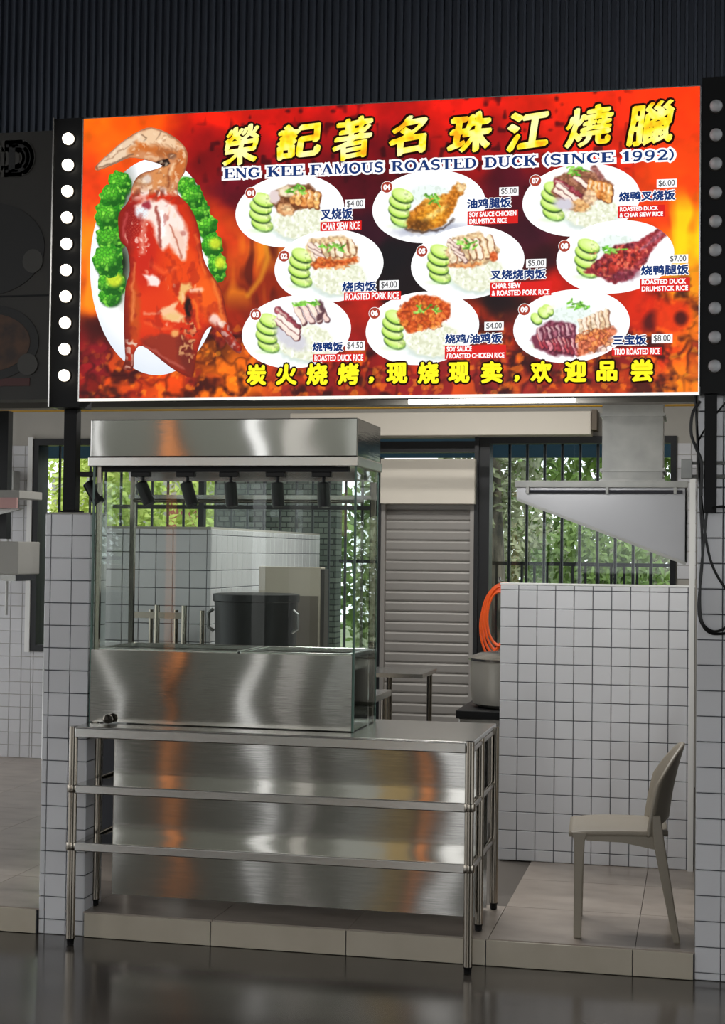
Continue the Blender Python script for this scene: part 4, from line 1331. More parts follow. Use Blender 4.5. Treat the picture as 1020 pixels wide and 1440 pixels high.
# --- nine dishes -----------------------------------------------------------
def dish_paint(cx, cy, kind):
    def f(p):
        x, y = p.x - cx, p.y - cy
        x_, y_ = x, y
        x = x_ + 3.4 * (vnoise(p.x, p.y, 5, 81) - .5)
        y = y_ + 3.4 * (vnoise(p.x, p.y, 5, 83) - .5)
        p.x, p.y = x, y
        p.c[:] = (255, 255, 255)
        p.ell(4, 3, 66, 40, (249, 252, 254), 16)
        if kind not in ('drum', 'duckleg', 'trio'):
            # mound of rice
            p.ell(14, 24, 38, 20, (188, 206, 196), 7, 0, .85)
            p.ell(14, 15, 39, 25, (236, 238, 216), 4, 0, .97)
            n = vnoise(x, y, 3, 3)
            m = np.hypot((x - 14) / 37, (y - 16) / 23) < 1
            p.mix(m * np.clip((n - .6) * 4, 0, .55), (202, 206, 170))
            p.mix(m * np.clip((.35 - n) * 4, 0, .8), (255, 255, 250))
        else:
            p.ell(2, -14, 32, 18, (228, 240, 234), 10, 0, .8)
            n = vnoise(x, y, 3, 3)
            p.mix((np.hypot((x - 2) / 30, (y + 14) / 16) < 1) * np.clip((n - .6) * 4, 0, .5), (200, 216, 200))
        # cucumber slices fanned at the left
        p.x, p.y = x_, y_
        cuc = [(-38, -15), (-42, -5), (-43, 7), (-40, 19)] if kind != 'trio' else [(-40, -18), (-50, -10), (-34, -22)]
        for k, (a, b) in enumerate(cuc[::-1]):
            big = kind != 'trio'
            rot = 20 if big else -50
            p.ell(a + 1, b + 1.2, 16 if big else 7, 9.5 if big else 9, (60, 92, 40), 1.4, rot)
            p.ell(a + 1, b - .9, 15.5 if big else 6.4, 8.8, (176, 222, 84), 1.6, rot)
            p.ell(a + 1, b - 2.0, 14 if big else 5, 7, (216, 240, 140), 3, rot)
            p.ell(a + 5, b - 1.5, 8, 3.5, (240, 250, 200), 4, rot, .6)
        p.ell(-42, 28, 14, 3, (196, 236, 160), 5, 0, .6)
        p.x, p.y = x, y

        def slices(x0, y0, x1, y1, n_, L_, w_, dirx, diry, cols, edge_):
            for k in range(n_):
                t = k / max(1, n_ - 1)
                a, b = x0 + (x1 - x0) * t, y0 + (y1 - y0) * t
                q = [(a, b), (a + dirx * L_, b + diry * L_)]
                p.line([(q[0][0] + 1.2, q[0][1] + 1.2), (q[1][0] + 1.2, q[1][1] + 1.2)], w_ + 2, edge_, 1.5)
                p.line(q, w_, cols[k % len(cols)], 1.5)
                p.line([(q[0][0] - 1, q[0][1] - 1), ((q[0][0] + q[1][0]) / 2 - 1, (q[0][1] + q[1][1]) / 2 - 1)], w_ * .35, (255, 244, 226), 2, .6)

        def garnish(a, b, rx=14, ry=6):
            rr = random.Random(int(a * 7 + b * 3 + cx))
            for k in range(11):
                u, v = a + rr.uniform(-rx, rx), b + rr.uniform(-ry, ry)
                an = rr.uniform(-.9, .9)
                p.line([(u - 4 * math.cos(an), v - 4 * math.sin(an)), (u + 4 * math.cos(an), v + 4 * math.sin(an))], 2.6, [(110, 190, 50), (150, 214, 90), (80, 160, 40)][k % 3], 1.4)
        if kind == 'charsiew':
            p.poly([(-27, -14), (-22, -28), (-2, -38), (28, -38), (44, -22), (44, -16), (14, -2), (-4, 6), (-18, 2)], (120, 70, 40), 3)
            slices(4, -30, 38, -24, 5, 18, 8, -.05, .95, [(222, 150, 80), (236, 176, 100), (214, 130, 60)], (130, 66, 30))
            p.ell(-6, -2, 12, 9, (206, 146, 96), 3, 20)
            p.ell(-4, -4, 8, 5, (236, 190, 140), 4, 20)
            p.ell(-22, -20, 8, 10, (224, 206, 204), 3)
            p.ell(-4, -28, 12, 8, (234, 214, 180), 4)
            garnish(6, -30, 14, 5)
        elif kind in ('pork', 'mix'):
            p.poly([(-34, -26), (-28, -38), (20, -44), (40, -28), (42, -6), (0, 4), (-22, -4)] if kind == 'pork' else [(-32, -16), (-20, -36), (16, -44), (46, -18), (40, -6), (26, 2), (-20, 8)], (222, 186, 140), 3)
            slices(-26, -28, 30, -36, 7, 18 if kind == 'pork' else 26, 6.5, .25, .95, [(246, 226, 190), (250, 236, 214), (236, 206, 160)], (150, 96, 66))
            slices(-28, -32, -18, -14, 3, 18, 4, .8, .6, [(240, 214, 200)], (120, 84, 80))
            if kind == 'pork':
                p.poly([(-26, -2), (-14, -12), (10, -8), (42, -14), (40, -6), (10, 0), (-18, 4)], (196, 84, 30), 3)
                n2 = vnoise(x, y, 4, 9)
                p.mix((np.hypot((x - 8) / 34, (y + 4) / 9) < 1) * np.clip((n2 - .55) * 5, 0, .7), (232, 130, 60))
            else:
                p.line([(-24, 4), (0, 4), (18, 2)], 6, (206, 120, 60), 3, .85)
                p.ell(36, -8, 6, 7, (206, 90, 40), 3)
            garnish(4, -26, 16, 5)
        elif kind == 'duckslice':
            p.ell(-8, 8, 26, 14, (206, 204, 214), 6, 35, .9)
            slices(-26, -30, -26, -16, 2, 34, 10, .75, .66, [(150, 66, 76), (248, 226, 214)], (90, 40, 46))
            slices(-24, -22, -24, -22, 1, 34, 6, .75, .66, [(250, 234, 224)], (120, 60, 60))
            slices(-2, -36, 30, -40, 4, 26, 7, .45, .85, [(248, 224, 208), (244, 214, 204)], (96, 56, 60))
            p.line([(34, -42), (38, -28), (30, -18)], 6, (92, 58, 66), 3)
            garnish(14, -40, 16, 4)
        elif kind == 'soy':
            p.poly([(-38, -22), (-24, -36), (-6, -48), (20, -44), (38, -34), (40, -16), (24, -4), (8, 0), (-20, 8), (-30, -6)], (206, 82, 24), 3)
            n2 = worley(x, y, 9, 3)
            m = (np.hypot((x - 2) / 38, (y + 20) / 24) < 1)
            p.mix(m * np.clip((n2[2] - .55) * 4, 0, .7), (240, 140, 50))
            p.mix(m * np.clip(1 - (n2[1] - n2[0]) / .25, 0, 1) * .6, (150, 40, 20))
            garnish(8, -28, 18, 5)
        elif kind == 'drum':
            p.ell(0, 32, 40, 6, (90, 96, 130), 8, -6, .6)
            p.poly([(-32, 30), (-26, 8), (-10, -8), (12, -14), (28, -20), (40, -34), (52, -30), (50, -20), (40, -10), (34, 8), (20, 26), (-4, 34)], (190, 110, 24), 3)
            p.ell(0, 16, 26, 14, (230, 150, 30), 12, -25, .85)
            p.ell(8, 10, 16, 4, (255, 220, 130), 5, -30, .8)
            p.ell(-14, 26, 16, 8, (86, 46, 14), 7, -5, .75)
            p.ell(45, -27, 7, 6, (234, 194, 140), 4)
            p.line([(-32, 32), (-10, 36), (20, 32), (34, 18)], 3, (60, 40, 30), 3, .8)
            p.ell(6, -8, 16, 6, (236, 170, 60), 5, -15, .8)
            garnish(6, -10, 8, 6)
        elif kind == 'combo':
            p.poly([(-42, -10), (-38, -30), (-6, -46), (18, -40), (46, -22), (40, -10), (16, 4), (-4, 16), (-22, 12)], (150, 96, 70), 3)
            slices(-34, -26, -34, -14, 2, 38, 9, .82, .56, [(150, 56, 66), (246, 222, 208)], (96, 36, 44))
            slices(-32, -20, -8, -32, 2, 34, 6, .8, .58, [(250, 232, 218)], (120, 60, 60))
            slices(14, -26, 40, -18, 5, 18, 8, -.1, .95, [(222, 140, 66), (236, 170, 96), (206, 120, 50)], (126, 62, 26))
            p.ell(-2, 8, 14, 9, (216, 160, 100), 3, 10)
            p.ell(12, -4, 9, 11, (232, 190, 150), 3)
            p.ell(-24, 6, 14, 8, (206, 202, 212), 5, 10)
            p.line([(18, -46), (28, -32)], 8, (150, 92, 86), 3)
            garnish(-4, -42, 14, 6)
        elif kind == 'duckleg':
            p.poly([(-46, 22), (-24, 4), (0, -16), (30, -22), (52, -34), (66, -46), (78, -40), (76, -32), (58, -18), (46, 0), (38, 14), (20, 32), (-4, 38), (-20, 28)], (150, 44, 52), 3)
            p.poly([(-30, 18), (0, -8), (28, -14), (48, -22), (36, 2), (20, 18), (-6, 22)], (196, 56, 40), 8, .85)
            n2 = vnoise(x, y, 5, 14)
            m = (np.hypot((x - 6) / 44, (y - 4) / 26) < 1)
            p.mix(m * np.clip((n2 - .58) * 5, 0, .7) * (p.c[:, 1] < 120), (232, 120, 90))
            p.mix(m * np.clip((.36 - n2) * 5, 0, .7) * (p.c[:, 1] < 120), (84, 22, 36))
            p.line([(36, -10), (58, -28), (74, -40)], 5, (176, 110, 130), 4, .7)
            p.ell(14, 26, 20, 8, (110, 40, 60), 6, -10, .7)
            garnish(2, -10, 18, 5)
        elif kind == 'trio':
            garnish(10, -30, 16, 5)
            p.poly([(-58, 20), (-46, 2), (-30, -8), (4, -4), (8, 16), (2, 42), (-24, 42), (-50, 32)], (120, 50, 70), 4)
            slices(-48, 12, 0, 20, 9, 20, 4, .35, .9, [(186, 70, 80), (160, 50, 66), (206, 120, 130)], (86, 26, 46))
            slices(-46, 4, 0, -2, 8, 14, 3.5, .2, .95, [(200, 150, 160), (150, 80, 96)], (96, 40, 60))
            slices(12, -8, 48, -22, 7, 22, 5, .1, .98, [(240, 214, 180), (248, 230, 206), (226, 190, 150)], (150, 104, 80))
            p.poly([(8, 16), (30, 8), (60, 0), (64, 8), (36, 34), (8, 44)], (206, 84, 40), 4, .85)
            n2 = worley(x, y, 7, 6)
            m = (np.hypot((x - 32) / 28, (y - 20) / 17) < 1)
            p.mix(m * np.clip((n2[2] - .5) * 4, 0, .8), (236, 140, 70))
            p.mix(m * np.clip(1 - (n2[1] - n2[0]) / .3, 0, 1) * .6, (110, 36, 24))
        # food grain: local contrast on everything that is not plate
        sat = np.clip((p.c.max(1) - p.c.min(1) - 30) / 40, 0, 1) * (x_ > -34)
        n3 = vnoise(x_, y_, 3.0, 87)
        p.mix(sat * np.clip((.42 - n3) * 3.5, 0, .4), p.c * .58)
        p.mix(sat * np.clip((n3 - .62) * 3.5, 0, .5), np.clip(p.c * 1.1 + 45, 0, 255))
        p.x, p.y = x_ + cx, y_ + cy
    return f


DISH = [(409, 297, 'charsiew', '01', '叉烧饭', 'CHAR SIEW RICE', '$4.00'), (464, 375, 'pork', '02', '烧肉饭', 'ROASTED PORK RICE', '$4.00'), (418, 467, 'duckslice', '03', '烧鸭饭', 'ROASTED DUCK RICE', '$4.50'),
        (605, 291, 'drum', '04', '油鸡腿饭', 'SOY SAUCE CHICKEN\nDRUMSTICK RICE', '$5.00'), (659, 370, 'mix', '05', '叉烧烧肉饭', 'CHAR SIEW\n& ROASTED PORK RICE', '$5.00'), (595, 462, 'soy', '06', '烧鸡/油鸡饭', 'SOY SAUCE\n/ ROASTED CHICKEN RICE', '$4.00'),
        (819, 282, 'combo', '07', '烧鸭叉烧饭', 'ROASTED DUCK\n& CHAR SIEW RICE', '$6.00'), (866, 362, 'duckleg', '08', '烧鸭腿饭', 'ROASTED DUCK\nDRUMSTICK RICE', '$7.00'), (804, 459, 'trio', '09', '三宝饭', 'TRIO ROASTED RICE', '$8.00')]
RX = [77, 77, 77, 80, 80, 80, 83, 83, 82]
BADGE = [(354, 272), (401, 361), (361, 443), (546, 264), (595, 354), (528, 441), (755, 255), (795, 347), (738, 436)]
CHIN = [(453, 294, 497, 309), (483, 397, 530, 410), (441, 482, 483, 494), (659, 280, 720, 293), (691, 380, 768, 393), (627, 470, 706, 483), (872, 270, 950, 283), (902, 374, 968, 387), (862, 472, 908, 485)]
RED = [(452, 312, 510, 325), (485, 411, 565, 423), (441, 498, 514, 509), (659, 297, 730, 316), (690, 397, 776, 417), (626, 486, 712, 505), (870, 290, 936, 307), (900, 392, 970, 411), (860, 489, 930, 500)]
PRICE = [(487, 281, 515, 294), (535, 395, 562, 408), (487, 480, 514, 493), (704, 264, 731, 276), (741, 365, 769, 377), (682, 453, 709, 465), (925, 253, 953, 265), (940, 359, 968, 371), (916, 470, 945, 483)]

M_YEL = print_mat('lit_yellow', (255, 240, 40), SIGN_E)
M_YELB = print_mat('lit_brush_yellow', (255, 236, 60), SIGN_E)
_nt = M_YELB.node_tree
_tc = _nt.nodes.new('ShaderNodeTexCoord')
_no = _nt.nodes.new('ShaderNodeTexNoise')
_no.inputs['Scale'].default_value = 16
_rp = _nt.nodes.new('ShaderNodeValToRGB')
for _p, _c in ((.3, (250, 170, 30)), (.43, (255, 232, 40)), (.66, (255, 252, 170))):
    _e = _rp.color_ramp.elements.new(_p)
    _e.color = (*s2l(_c), 1)
_rp.color_ramp.elements.remove(_rp.color_ramp.elements[0])
_rp.color_ramp.elements.remove(_rp.color_ramp.elements[-1])
_nt.links.new(_tc.outputs['Object'], _no.inputs['Vector'])
_nt.links.new(_no.outputs['Fac'], _rp.inputs[0])
_nt.links.new(_rp.outputs[0], _nt.nodes['Principled BSDF'].inputs['Emission Color'])
M_YEL2 = print_mat('lit_deep_yellow', (250, 190, 30), SIGN_E)
M_DK = print_mat('print_black', (34, 12, 8), SIGN_E)
M_WH = print_mat('lit_white', (252, 252, 252), SIGN_E)
M_NAVY = print_mat('print_navy', (22, 52, 112), SIGN_E)
M_RED = print_mat('print_red', (214, 30, 26), SIGN_E)
M_GREY = print_mat('print_grey', (90, 90, 92), SIGN_E)
M_BADGE = print_mat('print_badge', (166, 62, 44), SIGN_E)

# glyph outlines come from Blender's built-in font
_fc = bpy.data.curves.new('font_probe', 'FONT')
_fo = bpy.data.objects.new('font_probe', _fc)
C.objects.link(_fo)
GLY = {}


def glyph(txt, res=3):
    if txt not in GLY:
        _fc.body = txt
        _fc.resolution_u = res
        _fc.align_x = 'LEFT'
        dg = bpy.context.evaluated_depsgraph_get()
        dg.update()
        ev = _fo.evaluated_get(dg)
        me = ev.to_mesh()
        v = np.array([q.co[:2] for q in me.vertices])
        f = [tuple(q.vertices) for q in me.polygons]
        ev.to_mesh_clear()
        GLY[txt] = ((v - v.min(0)) / (v.max(0) - v.min(0)), f)
    return GLY[txt]


def flat(name, layers, parent):
    """layers: list of (verts2d in metres X,Z ; faces ; material ; depth); one mesh"""
    off = ORG[parent.name]
    vs_, fs_, mi, ms = [], [], [], []
    for v, f, m, d in layers:
        k = len(vs_)
        vs_ += [(a - off.x, SY - d - off.y, b - off.z) for a, b in v]
        fs_ += [tuple(i + k for i in q) for q in f]
        if m not in ms:
            ms.append(m)
        mi += [ms.index(m)] * len(f)
    me = bpy.data.meshes.new(name)
    me.from_pydata(vs_, [], fs_)
    for m in ms:
        me.materials.append(m)
    me.polygons.foreach_set('material_index', mi)
    return link(bpy.data.objects.new(name, me), parent)


def box_m(x0, y0, x1, y1):
    """picture box -> centre X,Z and width,height in metres on the sign"""
    cx, cy = (x0 + x1) / 2, (y0 + y1) / 2
    X, Z = HM(cx, cy)
    Xa, _ = HM(x0, cy); Xb, _ = HM(x1, cy)
    _, Za = HM(cx, y0); _, Zb = HM(cx, y1)
    return float(X), float(Z), float(Xb - Xa), float(Za - Zb)


def rep(v, f, r, n):
    """embolden: shifted copies"""
    V, Fs = [], []
    for k in range(n):
        a = 2 * math.pi * k / n
        o = len(V)
        V += [(x + r * math.cos(a), z + r * math.sin(a)) for x, z in v]
        Fs += [tuple(i + o for i in q) for q in f]
    return V, Fs


def nib(v, f, r, n=7, ang=38, e=.3):
    V, Fs = [], []
    ca, sa = math.cos(math.radians(ang)), math.sin(math.radians(ang))
    for k in range(n * 2):
        t = (k % n) / (n - 1) * 2 - 1
        q = e * r * (1 if k < n else -1)
        o = len(V)
        V += [(x + t * r * ca - q * sa, z + t * r * sa + q * ca) for x, z in v]
        Fs += [tuple(i + o for i in g) for g in f]
    return V, Fs


def text_box(name, txt, box, parent, fill, bold, outline=None, orad=0, depth=.002, shear=0., brush=0.):
    X, Z, W_, H_ = box_m(*box)
    g, f = glyph(txt)
    v = []
    for a, b in g:
        u, w_ = a - .5, b - .5
        if brush:
            w_ += brush * (u * .5 + .25 * math.sin(u * 5))
            u += brush * .3 * math.sin(w_ * 6)
        v.append((X + u * W_ + shear * w_ * H_, Z + w_ * H_))
    L = []
    if outline:
        V, Fs = rep(v, f, orad, 12)
        L.append((V, Fs, outline, depth))
    V, Fs = nib(v, f, bold) if brush else rep(v, f, bold, 6) if bold else (v, f)
    L.append((V, Fs, fill, depth + .0006))
    return flat(name, L, parent)


# Latin headline letters drawn as strokes with slab serifs (unit height, x advance)
def arc(cx, cy, rx, ry, a0, a1, n=14):
    return [(cx + rx * math.cos(math.radians(a0 + (a1 - a0) * i / n)), cy + ry * math.sin(math.radians(a0 + (a1 - a0) * i / n))) for i in range(n + 1)]


TK, TN, SF = .24, .10, .09


def st(*pts, w_=TN):
    return (list(pts), w_)


def stem(x, y0=0, y1=1, w_=TK, s0=1, s1=1):
    r = [st((x, y0), (x, y1), w_=w_)]
    if s0:
        r.append(st((x - w_ * .95, y0 + SF / 2), (x + w_ * .95, y0 + SF / 2), w_=SF))
    if s1:
        r.append(st((x - w_ * .95, y1 - SF / 2), (x + w_ * .95, y1 - SF / 2), w_=SF))
    return r


LET = {
    'E': (.86, stem(.24) + [st((.24, .95), (.78, .95)), st((.24, .05), (.82, .05)), st((.24, .5), (.6, .5)), st((.78, .98), (.78, .72)), st((.82, .02), (.82, .3)), st((.6, .62), (.6, .38))]),
    'F': (.82, stem(.24) + [st((.24, .95), (.78, .95)), st((.24, .5), (.6, .5)), st((.78, .98), (.78, .7)), st((.6, .62), (.6, .38))]),
    'N': (1.02, stem(.2, w_=.1) + [st((.18, .97), (.82, .04), w_=.22), st((.84, 0), (.84, 1), w_=.1), st((.7, .955), (.98, .955), w_=SF)]),
    'K': (1.0, stem(.24) + [st((.3, .42), (.8, .97), w_=.11), st((.46, .58), (.86, .03), w_=.24), st((.68, .955), (.94, .955), w_=SF), st((.68, .045), (1.0, .045), w_=SF)]),
    'A': (1.0, [st((.5, .98), (.16, .03), w_=.1), st((.48, .98), (.82, .03), w_=.24), st((.27, .33), (.7, .33)), st((.02, .045), (.32, .045), w_=SF), st((.62, .045), (1.0, .045), w_=SF)]),
    'M': (1.2, stem(.2, w_=.1) + stem(1.0, w_=.22) + [st((.2, .97), (.58, .06), w_=.2), st((.58, .06), (.98, .97), w_=.1)]),
    'O': (1.0, [(arc(.5, .5, .36, .45, 60, 300), .2), (arc(.5, .5, .36, .45, -120, 120), .2)]),
    'U': (1.0, stem(.22, .35, 1, s0=0) + [(arc(.5, .36, .28, .31, 180, 360), .14), st((.78, .36), (.78, 1), w_=.1), st((.64, .955), (.94, .955), w_=SF)]),
    'S': (.8, [(arc(.4, .72, .25, .23, 30, 270) + arc(.4, .28, .25, .23, 90, -150), .18), st((.66, .98), (.66, .74)), st((.14, .02), (.14, .26))]),
    'R': (1.0, stem(.24) + [(([(.24, .95)] + arc(.5, .74, .24, .21, 90, -90, 10) + [(.24, .53)]), .14), st((.5, .53), (.82, .06), w_=.22), st((.7, .045), (1.0, .045), w_=SF)]),
    'T': (.9, stem(.45, s1=0) + [st((.06, .95), (.84, .95)), st((.07, .98), (.07, .68)), st((.83, .98), (.83, .68))]),
    'D': (1.0, stem(.24) + [([(.24, .95)] + arc(.46, .5, .38, .45, 90, -90, 14) + [(.24, .05)], .13), (arc(.46, .5, .37, .42, 55, -55), .2)]),
    'C': (.9, [(arc(.5, .5, .36, .45, 40, 320, 20), .13), (arc(.5, .5, .35, .42, 110, 250), .22), st((.8, .96), (.8, .66))]),
    'G': (1.0, [(arc(.5, .5, .36, .45, 40, 320, 20), .13), (arc(.5, .5, .35, .42, 110, 250), .22), st((.8, .96), (.8, .68)), st((.8, .08), (.8, .45), w_=.2), st((.62, .45), (.96, .45), w_=SF)]),
    'I': (.52, stem(.26)),
    '(': (.45, [(arc(.62, .48, .44, .62, 120, 240), .13)]),
    ')': (.45, [(arc(-.17, .48, .44, .62, 60, -60), .13)]),
    '1': (.6, stem(.34, s1=0) + [st((.34, .93), (.12, .8))]),
    '9': (.8, [(arc(.4, .68, .24, .26, 0, 360, 20), .15), ([(.63, .68), (.62, .42), (.5, .14), (.3, .05), (.18, .14)], .17)]),
    '2': (.8, [([(.16, .7)] + arc(.4, .72, .23, .22, 170, -20, 10) + [(.5, .4), (.18, .08)], .17), st((.12, .08), (.7, .08), w_=.18), st((.7, .02), (.7, .26))]),
}


def stroke_poly(pts, w_):
    V, Fs = [], []
    n = len(pts)
    for i, (x, y) in enumerate(pts):
        a, b = pts[max(i - 1, 0)], pts[min(i + 1, n - 1)]
        d = Vector((b[0] - a[0], b[1] - a[1])).normalized()
        V += [(x - d.y * w_ / 2, y + d.x * w_ / 2), (x + d.y * w_ / 2, y - d.x * w_ / 2)]
    for i in range(n - 1):
        Fs.append((2 * i, 2 * i + 1, 2 * i + 3, 2 * i + 2))
    return V, Fs


def grow(pts, e):
    P = [Vector(p) for p in pts]
    a = (P[0] - P[1]).normalized()
    b = (P[-1] - P[-2]).normalized()
    q = [tuple(P[0] + a * e)] + [tuple(p) for p in P[1:-1]] + [tuple(P[-1] + b * e)]
    return q


def headline(word, x0, x1, yb0, yb1, h):
    adv = [LET[c_][0] for c_ in word]
    k = (x1 - x0) / sum(adv)
    cur = x0
    for c_, a in zip(word, adv):
        L1, L2 = [[], []], [[], []]
        t = (cur - x0) / (x1 - x0)
        yb = yb0 + (yb1 - yb0) * t
        for pts, w_ in LET[c_][1]:
            for (Lx, grw) in ((L1, .17), (L2, 0)):
                q = grow(pts, grw) if grw else pts
                V, Fs = stroke_poly(q, w_ + 2 * grw)
                o = len(Lx[0])
                for u, v in V:
                    X, Z = HM(cur + u * k, yb - v * h + (yb1 - yb0) / (x1 - x0) * u * k)
                    Lx[0].append((float(X), float(Z)))
                Lx[1] += [tuple(i + o for i in f) for f in Fs]
        flat('letter', [(L1[0], L1[1], M_WH, .0026), (L2[0], L2[1], M_NAVY, .0032)], sign)
        cur += a * k


HY = lambda x: 252 - 26.5 * (x - 316) / 634
for wd, x0, x1 in (('ENG', 316, 368), ('KEE', 377, 428), ('FAMOUS', 438, 542), ('ROASTED', 552, 673), ('DUCK', 683, 757), ('(SINCE', 765, 865), ('1992)', 876, 952)):
    headline(wd, x0, x1, HY(x0), HY(x1), 14.5)

for ch, bxs in (('榮', (318, 178, 364, 231)), ('記', (393, 175, 453, 221)), ('著', (473, 167, 523, 223)), ('名', (553, 165, 600, 216)), ('珠', (636, 161, 692, 214)), ('江', (717, 158, 773, 210)), ('燒', (800, 151, 862, 205)), ('臘', (887, 146, 949, 203))):
    text_box('title_character', ch, bxs, sign, M_YELB, .0055 if ch in '燒臘榮著' else .008, M_DK, .0145 if ch in '燒臘榮著' else .0165, .0026, .06, .1)
for ch, cx, wd, hh in (('炭', 362, 25, 27), ('火', 404, 27, 27), ('烧', 447, 27, 28), ('烤', 491, 27, 28), ('，', 523, 5, 7), ('现', 559, 27, 27), ('烧', 603, 27, 28), ('现', 646, 27, 27), ('卖', 692, 27, 28), ('，', 727, 5, 7), ('欢', 761, 27, 28), ('迎', 809, 28, 28), ('品', 853, 26, 26), ('尝', 902, 28, 29)):
    cy = 527.5 - (cx - 362) * .0115 + (9 if ch == '，' else 0)
    text_box('slogan_character', ch, (cx - wd / 2, cy - hh / 2, cx + wd / 2, cy + hh / 2), sign, M_YEL, .0045, M_DK, .012, .0026)

for k, (cx, cy, kind, num, chin, eng, price) in enumerate(DISH):
    rx, ry = RX[k], 51
    t0 = math.radians(-7)
    out = [(cx + rx * math.cos(t) * math.cos(t0) - ry * math.sin(t) * math.sin(t0), cy + rx * math.cos(t) * math.sin(t0) + ry * math.sin(t) * math.cos(t0)) for t in np.linspace(0, 2 * math.pi, 65)[:-1]]
    d = patch('dish_picture', out, dish_paint(cx, cy, kind), M_PRINT, sign, .0006 + .0002 * (k % 3), 1.1)
    d['label'] = 'printed white plate, dish ' + num
    # number badge
    bx_, by = BADGE[k]
    X, Z = HM(bx_, by)
    circ = lambda r: ([(X + r * math.cos(2 * math.pi * i / 24), Z + r * math.sin(2 * math.pi * i / 24)) for i in range(24)], [tuple(range(24))])
    g, f = glyph(num)
    gv = [(X + (a - .5) * .027, Z + (b - .5) * .021) for a, b in g]
    V, Fs = rep(gv, f, .0016, 6)
    flat('number_badge', [(*circ(.0255), M_WH, .0022), (*circ(.0235), M_BADGE, .0026), (V, Fs, M_WH, .0032)], sign)

    def rect(b, m, dd, grow_=0):
        X, Z, W_, H_ = box_m(*b)
        W_, H_ = W_ + grow_, H_ + grow_
        return ([(X - W_ / 2, Z - H_ / 2), (X + W_ / 2, Z - H_ / 2), (X + W_ / 2, Z + H_ / 2), (X - W_ / 2, Z + H_ / 2)], [(0, 1, 2, 3)], m, dd)

    def txt_layer(t, b, m, dd, bold, pad=.0):
        X, Z, W_, H_ = box_m(*b)
        g, f = glyph(t)
        v = [(X + (a - .5) * (W_ - pad * 2), Z + (c_ - .5) * (H_ - pad)) for a, c_ in g]
        return (*rep(v, f, bold, 5), m, dd)
    flat('price_tag', [rect(PRICE[k], M_WH, .0022), txt_layer(price, PRICE[k], M_GREY, .0028, .0006, .008)], sign)
    gl = txt_layer(chin, CHIN[k], M_NAVY, .0034, .0018)
    wl_ = (*rep([tuple(q) for q in txt_layer(chin, CHIN[k], M_NAVY, .0034, 0)[0]], txt_layer(chin, CHIN[k], M_NAVY, .0034, 0)[1], .006, 6), M_WH, .0028)
    flat('caption_characters', [wl_, gl], sign)
    flat('caption_strip', [rect(RED[k], M_RED, .0022), txt_layer(eng, RED[k], M_WH, .0028, .0009, .008)], sign)
bpy.data.objects.remove(_fo)

# ================================================================== bulb strips and the neighbouring sign
ls_ = thing('bulb_strip', 'black strip with ten lit round bulbs left of the signboard', 'light strip', (-2.735, 0, 2.36), 'bulb strips')
bx('strip_board', M_BLACK, -2.80, -2.668, -.085, .055, 2.33, 3.612, ls_)
bx('strip_edge', M_STEEL2, -2.806, -2.80, -.105, .0, 2.33, 3.612, ls_)
rs_ = thing('bulb_strip', 'black strip with ten unlit grey bulbs right of the signboard', 'light strip', (.06, 0, 2.36), 'bulb strips')
bx('strip_board', M_BLACK, 0.0, .3, -.085, .004, 2.36, 3.64, rs_)
M_LIT = mat('lit_bulb', (250, 250, 245), .3, emit=(255, 246, 226), estr=6)
M_UNLIT = mat('unlit_bulb', (205, 207, 210), .3)
M_SOCK = mat('bulb_socket', (40, 32, 24), .5)
prof = [(.0, .033), (.012, .031), (.021, .024), (.0255, .012), (.0245, .0)]
for root, xx, m in ((ls_, -2.7345, M_LIT), (rs_, .055, M_UNLIT)):
    for k in range(10):
        zz = 3.517 - k * (3.517 - 2.468) / 9
        b_ = B()
        n = 18
        vs_, fs_ = [], []
        for r, h in prof[::-1]:
            for q in range(n):
                t = 2 * math.pi * q / n
                vs_.append((xx + r * math.cos(t), -.09 - h, zz + r * math.sin(t)))
        for i in range(len(prof) - 1):
            for q in range(n):
                fs_.append((i * n + q, i * n + (q + 1) % n, (i + 1) * n + (q + 1) % n, (i + 1) * n + q))
        b_.add(vs_, fs_)
        bb = b_.obj('bulb', m, root, smooth=60)
        B().tube([(xx, -.085, zz), (xx, -.092, zz)], .0285, 18).obj('socket', M_SOCK, bb, smooth=True)

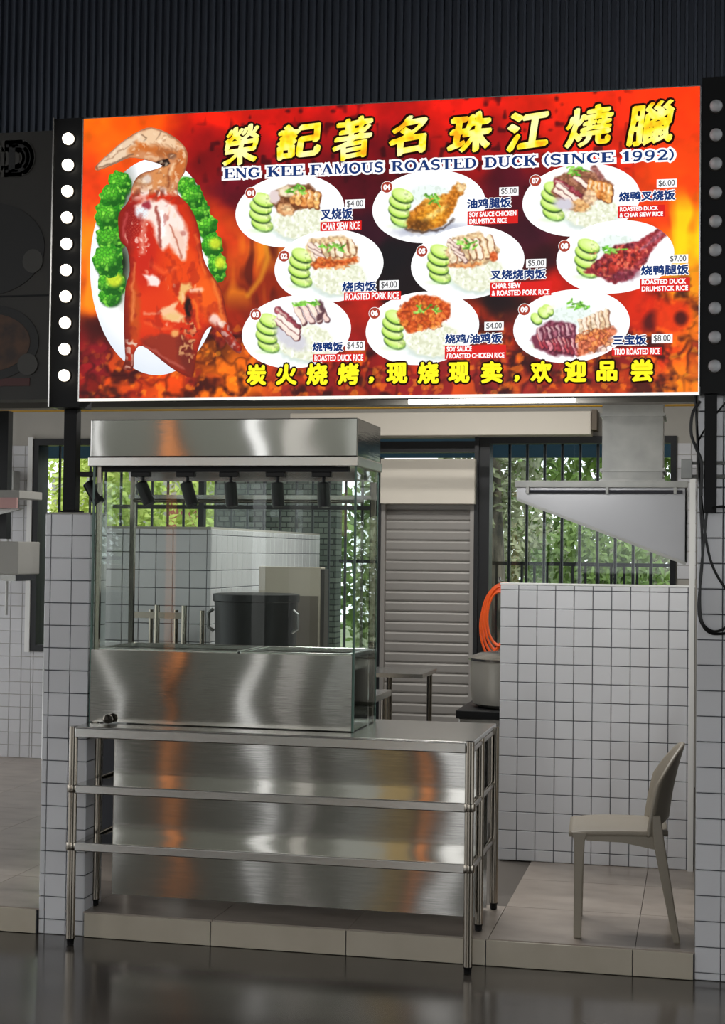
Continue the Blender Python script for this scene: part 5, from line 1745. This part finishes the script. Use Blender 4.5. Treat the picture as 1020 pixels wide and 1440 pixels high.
nsn = thing('neighbour_signboard', 'unlit dim signboard of the next stall with faint dish pictures', 'signboard', (-3.3, 0, 2.36))
M_DIM = mat('dim_sign_print', (44, 40, 34), .5, noise=((3, 3, 3), .25, (28, 26, 23)))
bx('sign_box', M_DIM, -4.4, -2.807, -.09, .055, 2.365, 3.56, nsn)
bx('panel_joint', M_BLACK, -4.4, -2.809, -.093, -.09, 2.822, 2.83, nsn)
M_DIMD = mat('dim_dark_print', (10, 9, 9), .5)
M_DIMB = mat('dim_dish_print', (44, 24, 14), .5, noise=((14, 14, 14), .15, (80, 48, 22)))
M_DIMG = mat('dim_grey_print', (58, 56, 52), .5)


def disc(cx, cz, rx, rz_, y0, m, name):
    n = 40
    b_ = B()
    b_.add([(cx + rx * math.cos(2 * math.pi * i / n), y, cz + rz_ * math.sin(2 * math.pi * i / n)) for y in (y0, y0 + .002) for i in range(n)], [tuple(range(n))] + [(i, (i + 1) % n, n + (i + 1) % n, n + i) for i in range(n)])
    return b_.obj(name, m, nsn)


disc(-3.12, 3.04, .28, .21, -.094, M_DIMD, 'dish_picture')
disc(-2.895, 2.98, .048, .052, -.096, M_DIMG, 'number_badge')
disc(-3.1, 2.62, .24, .17, -.094, M_DIMD, 'dish_picture')
disc(-3.1, 2.62, .2, .13, -.096, M_DIMB, 'dish_picture')
disc(-2.91, 2.52, .048, .048, -.097, M_DIMG, 'number_badge')
bx('caption_strip', mat('dim_red_print', (70, 22, 20), .5), -3.2, -2.9, -.0935, -.09, 2.425, 2.46, nsn)
for (k, xa, xb, ch) in ((0, -3.2, -3.05, 'O'), (1, -3.035, -2.905, 'D')):
    V, Fs = [], []
    L = [[], []]
    for grw, m_, dd in ((.16, 0, 0), (0, 1, 0)):
        for pts, w_ in LET[ch][1]:
            v, f = stroke_poly(grow(pts, grw) if grw else pts, w_ + 2 * grw)
            o = len(V)
            V += [(xa + u * (xb - xa) - ORG[nsn.name].x, -.095 - .001 * m_, 3.38 + q * .125 - ORG[nsn.name].z) for u, q in v]
            Fs += [tuple(i + o for i in q) for q in f]
            L[m_].append(len(f))
    me = bpy.data.meshes.new('sign_letter')
    me.from_pydata(V, [], Fs)
    me.materials.append(M_DIMG)
    me.materials.append(M_DIMD)
    n0 = sum(L[0])
    me.polygons.foreach_set('material_index', [0] * n0 + [1] * (len(Fs) - n0))
    link(bpy.data.objects.new('sign_letter', me), nsn)
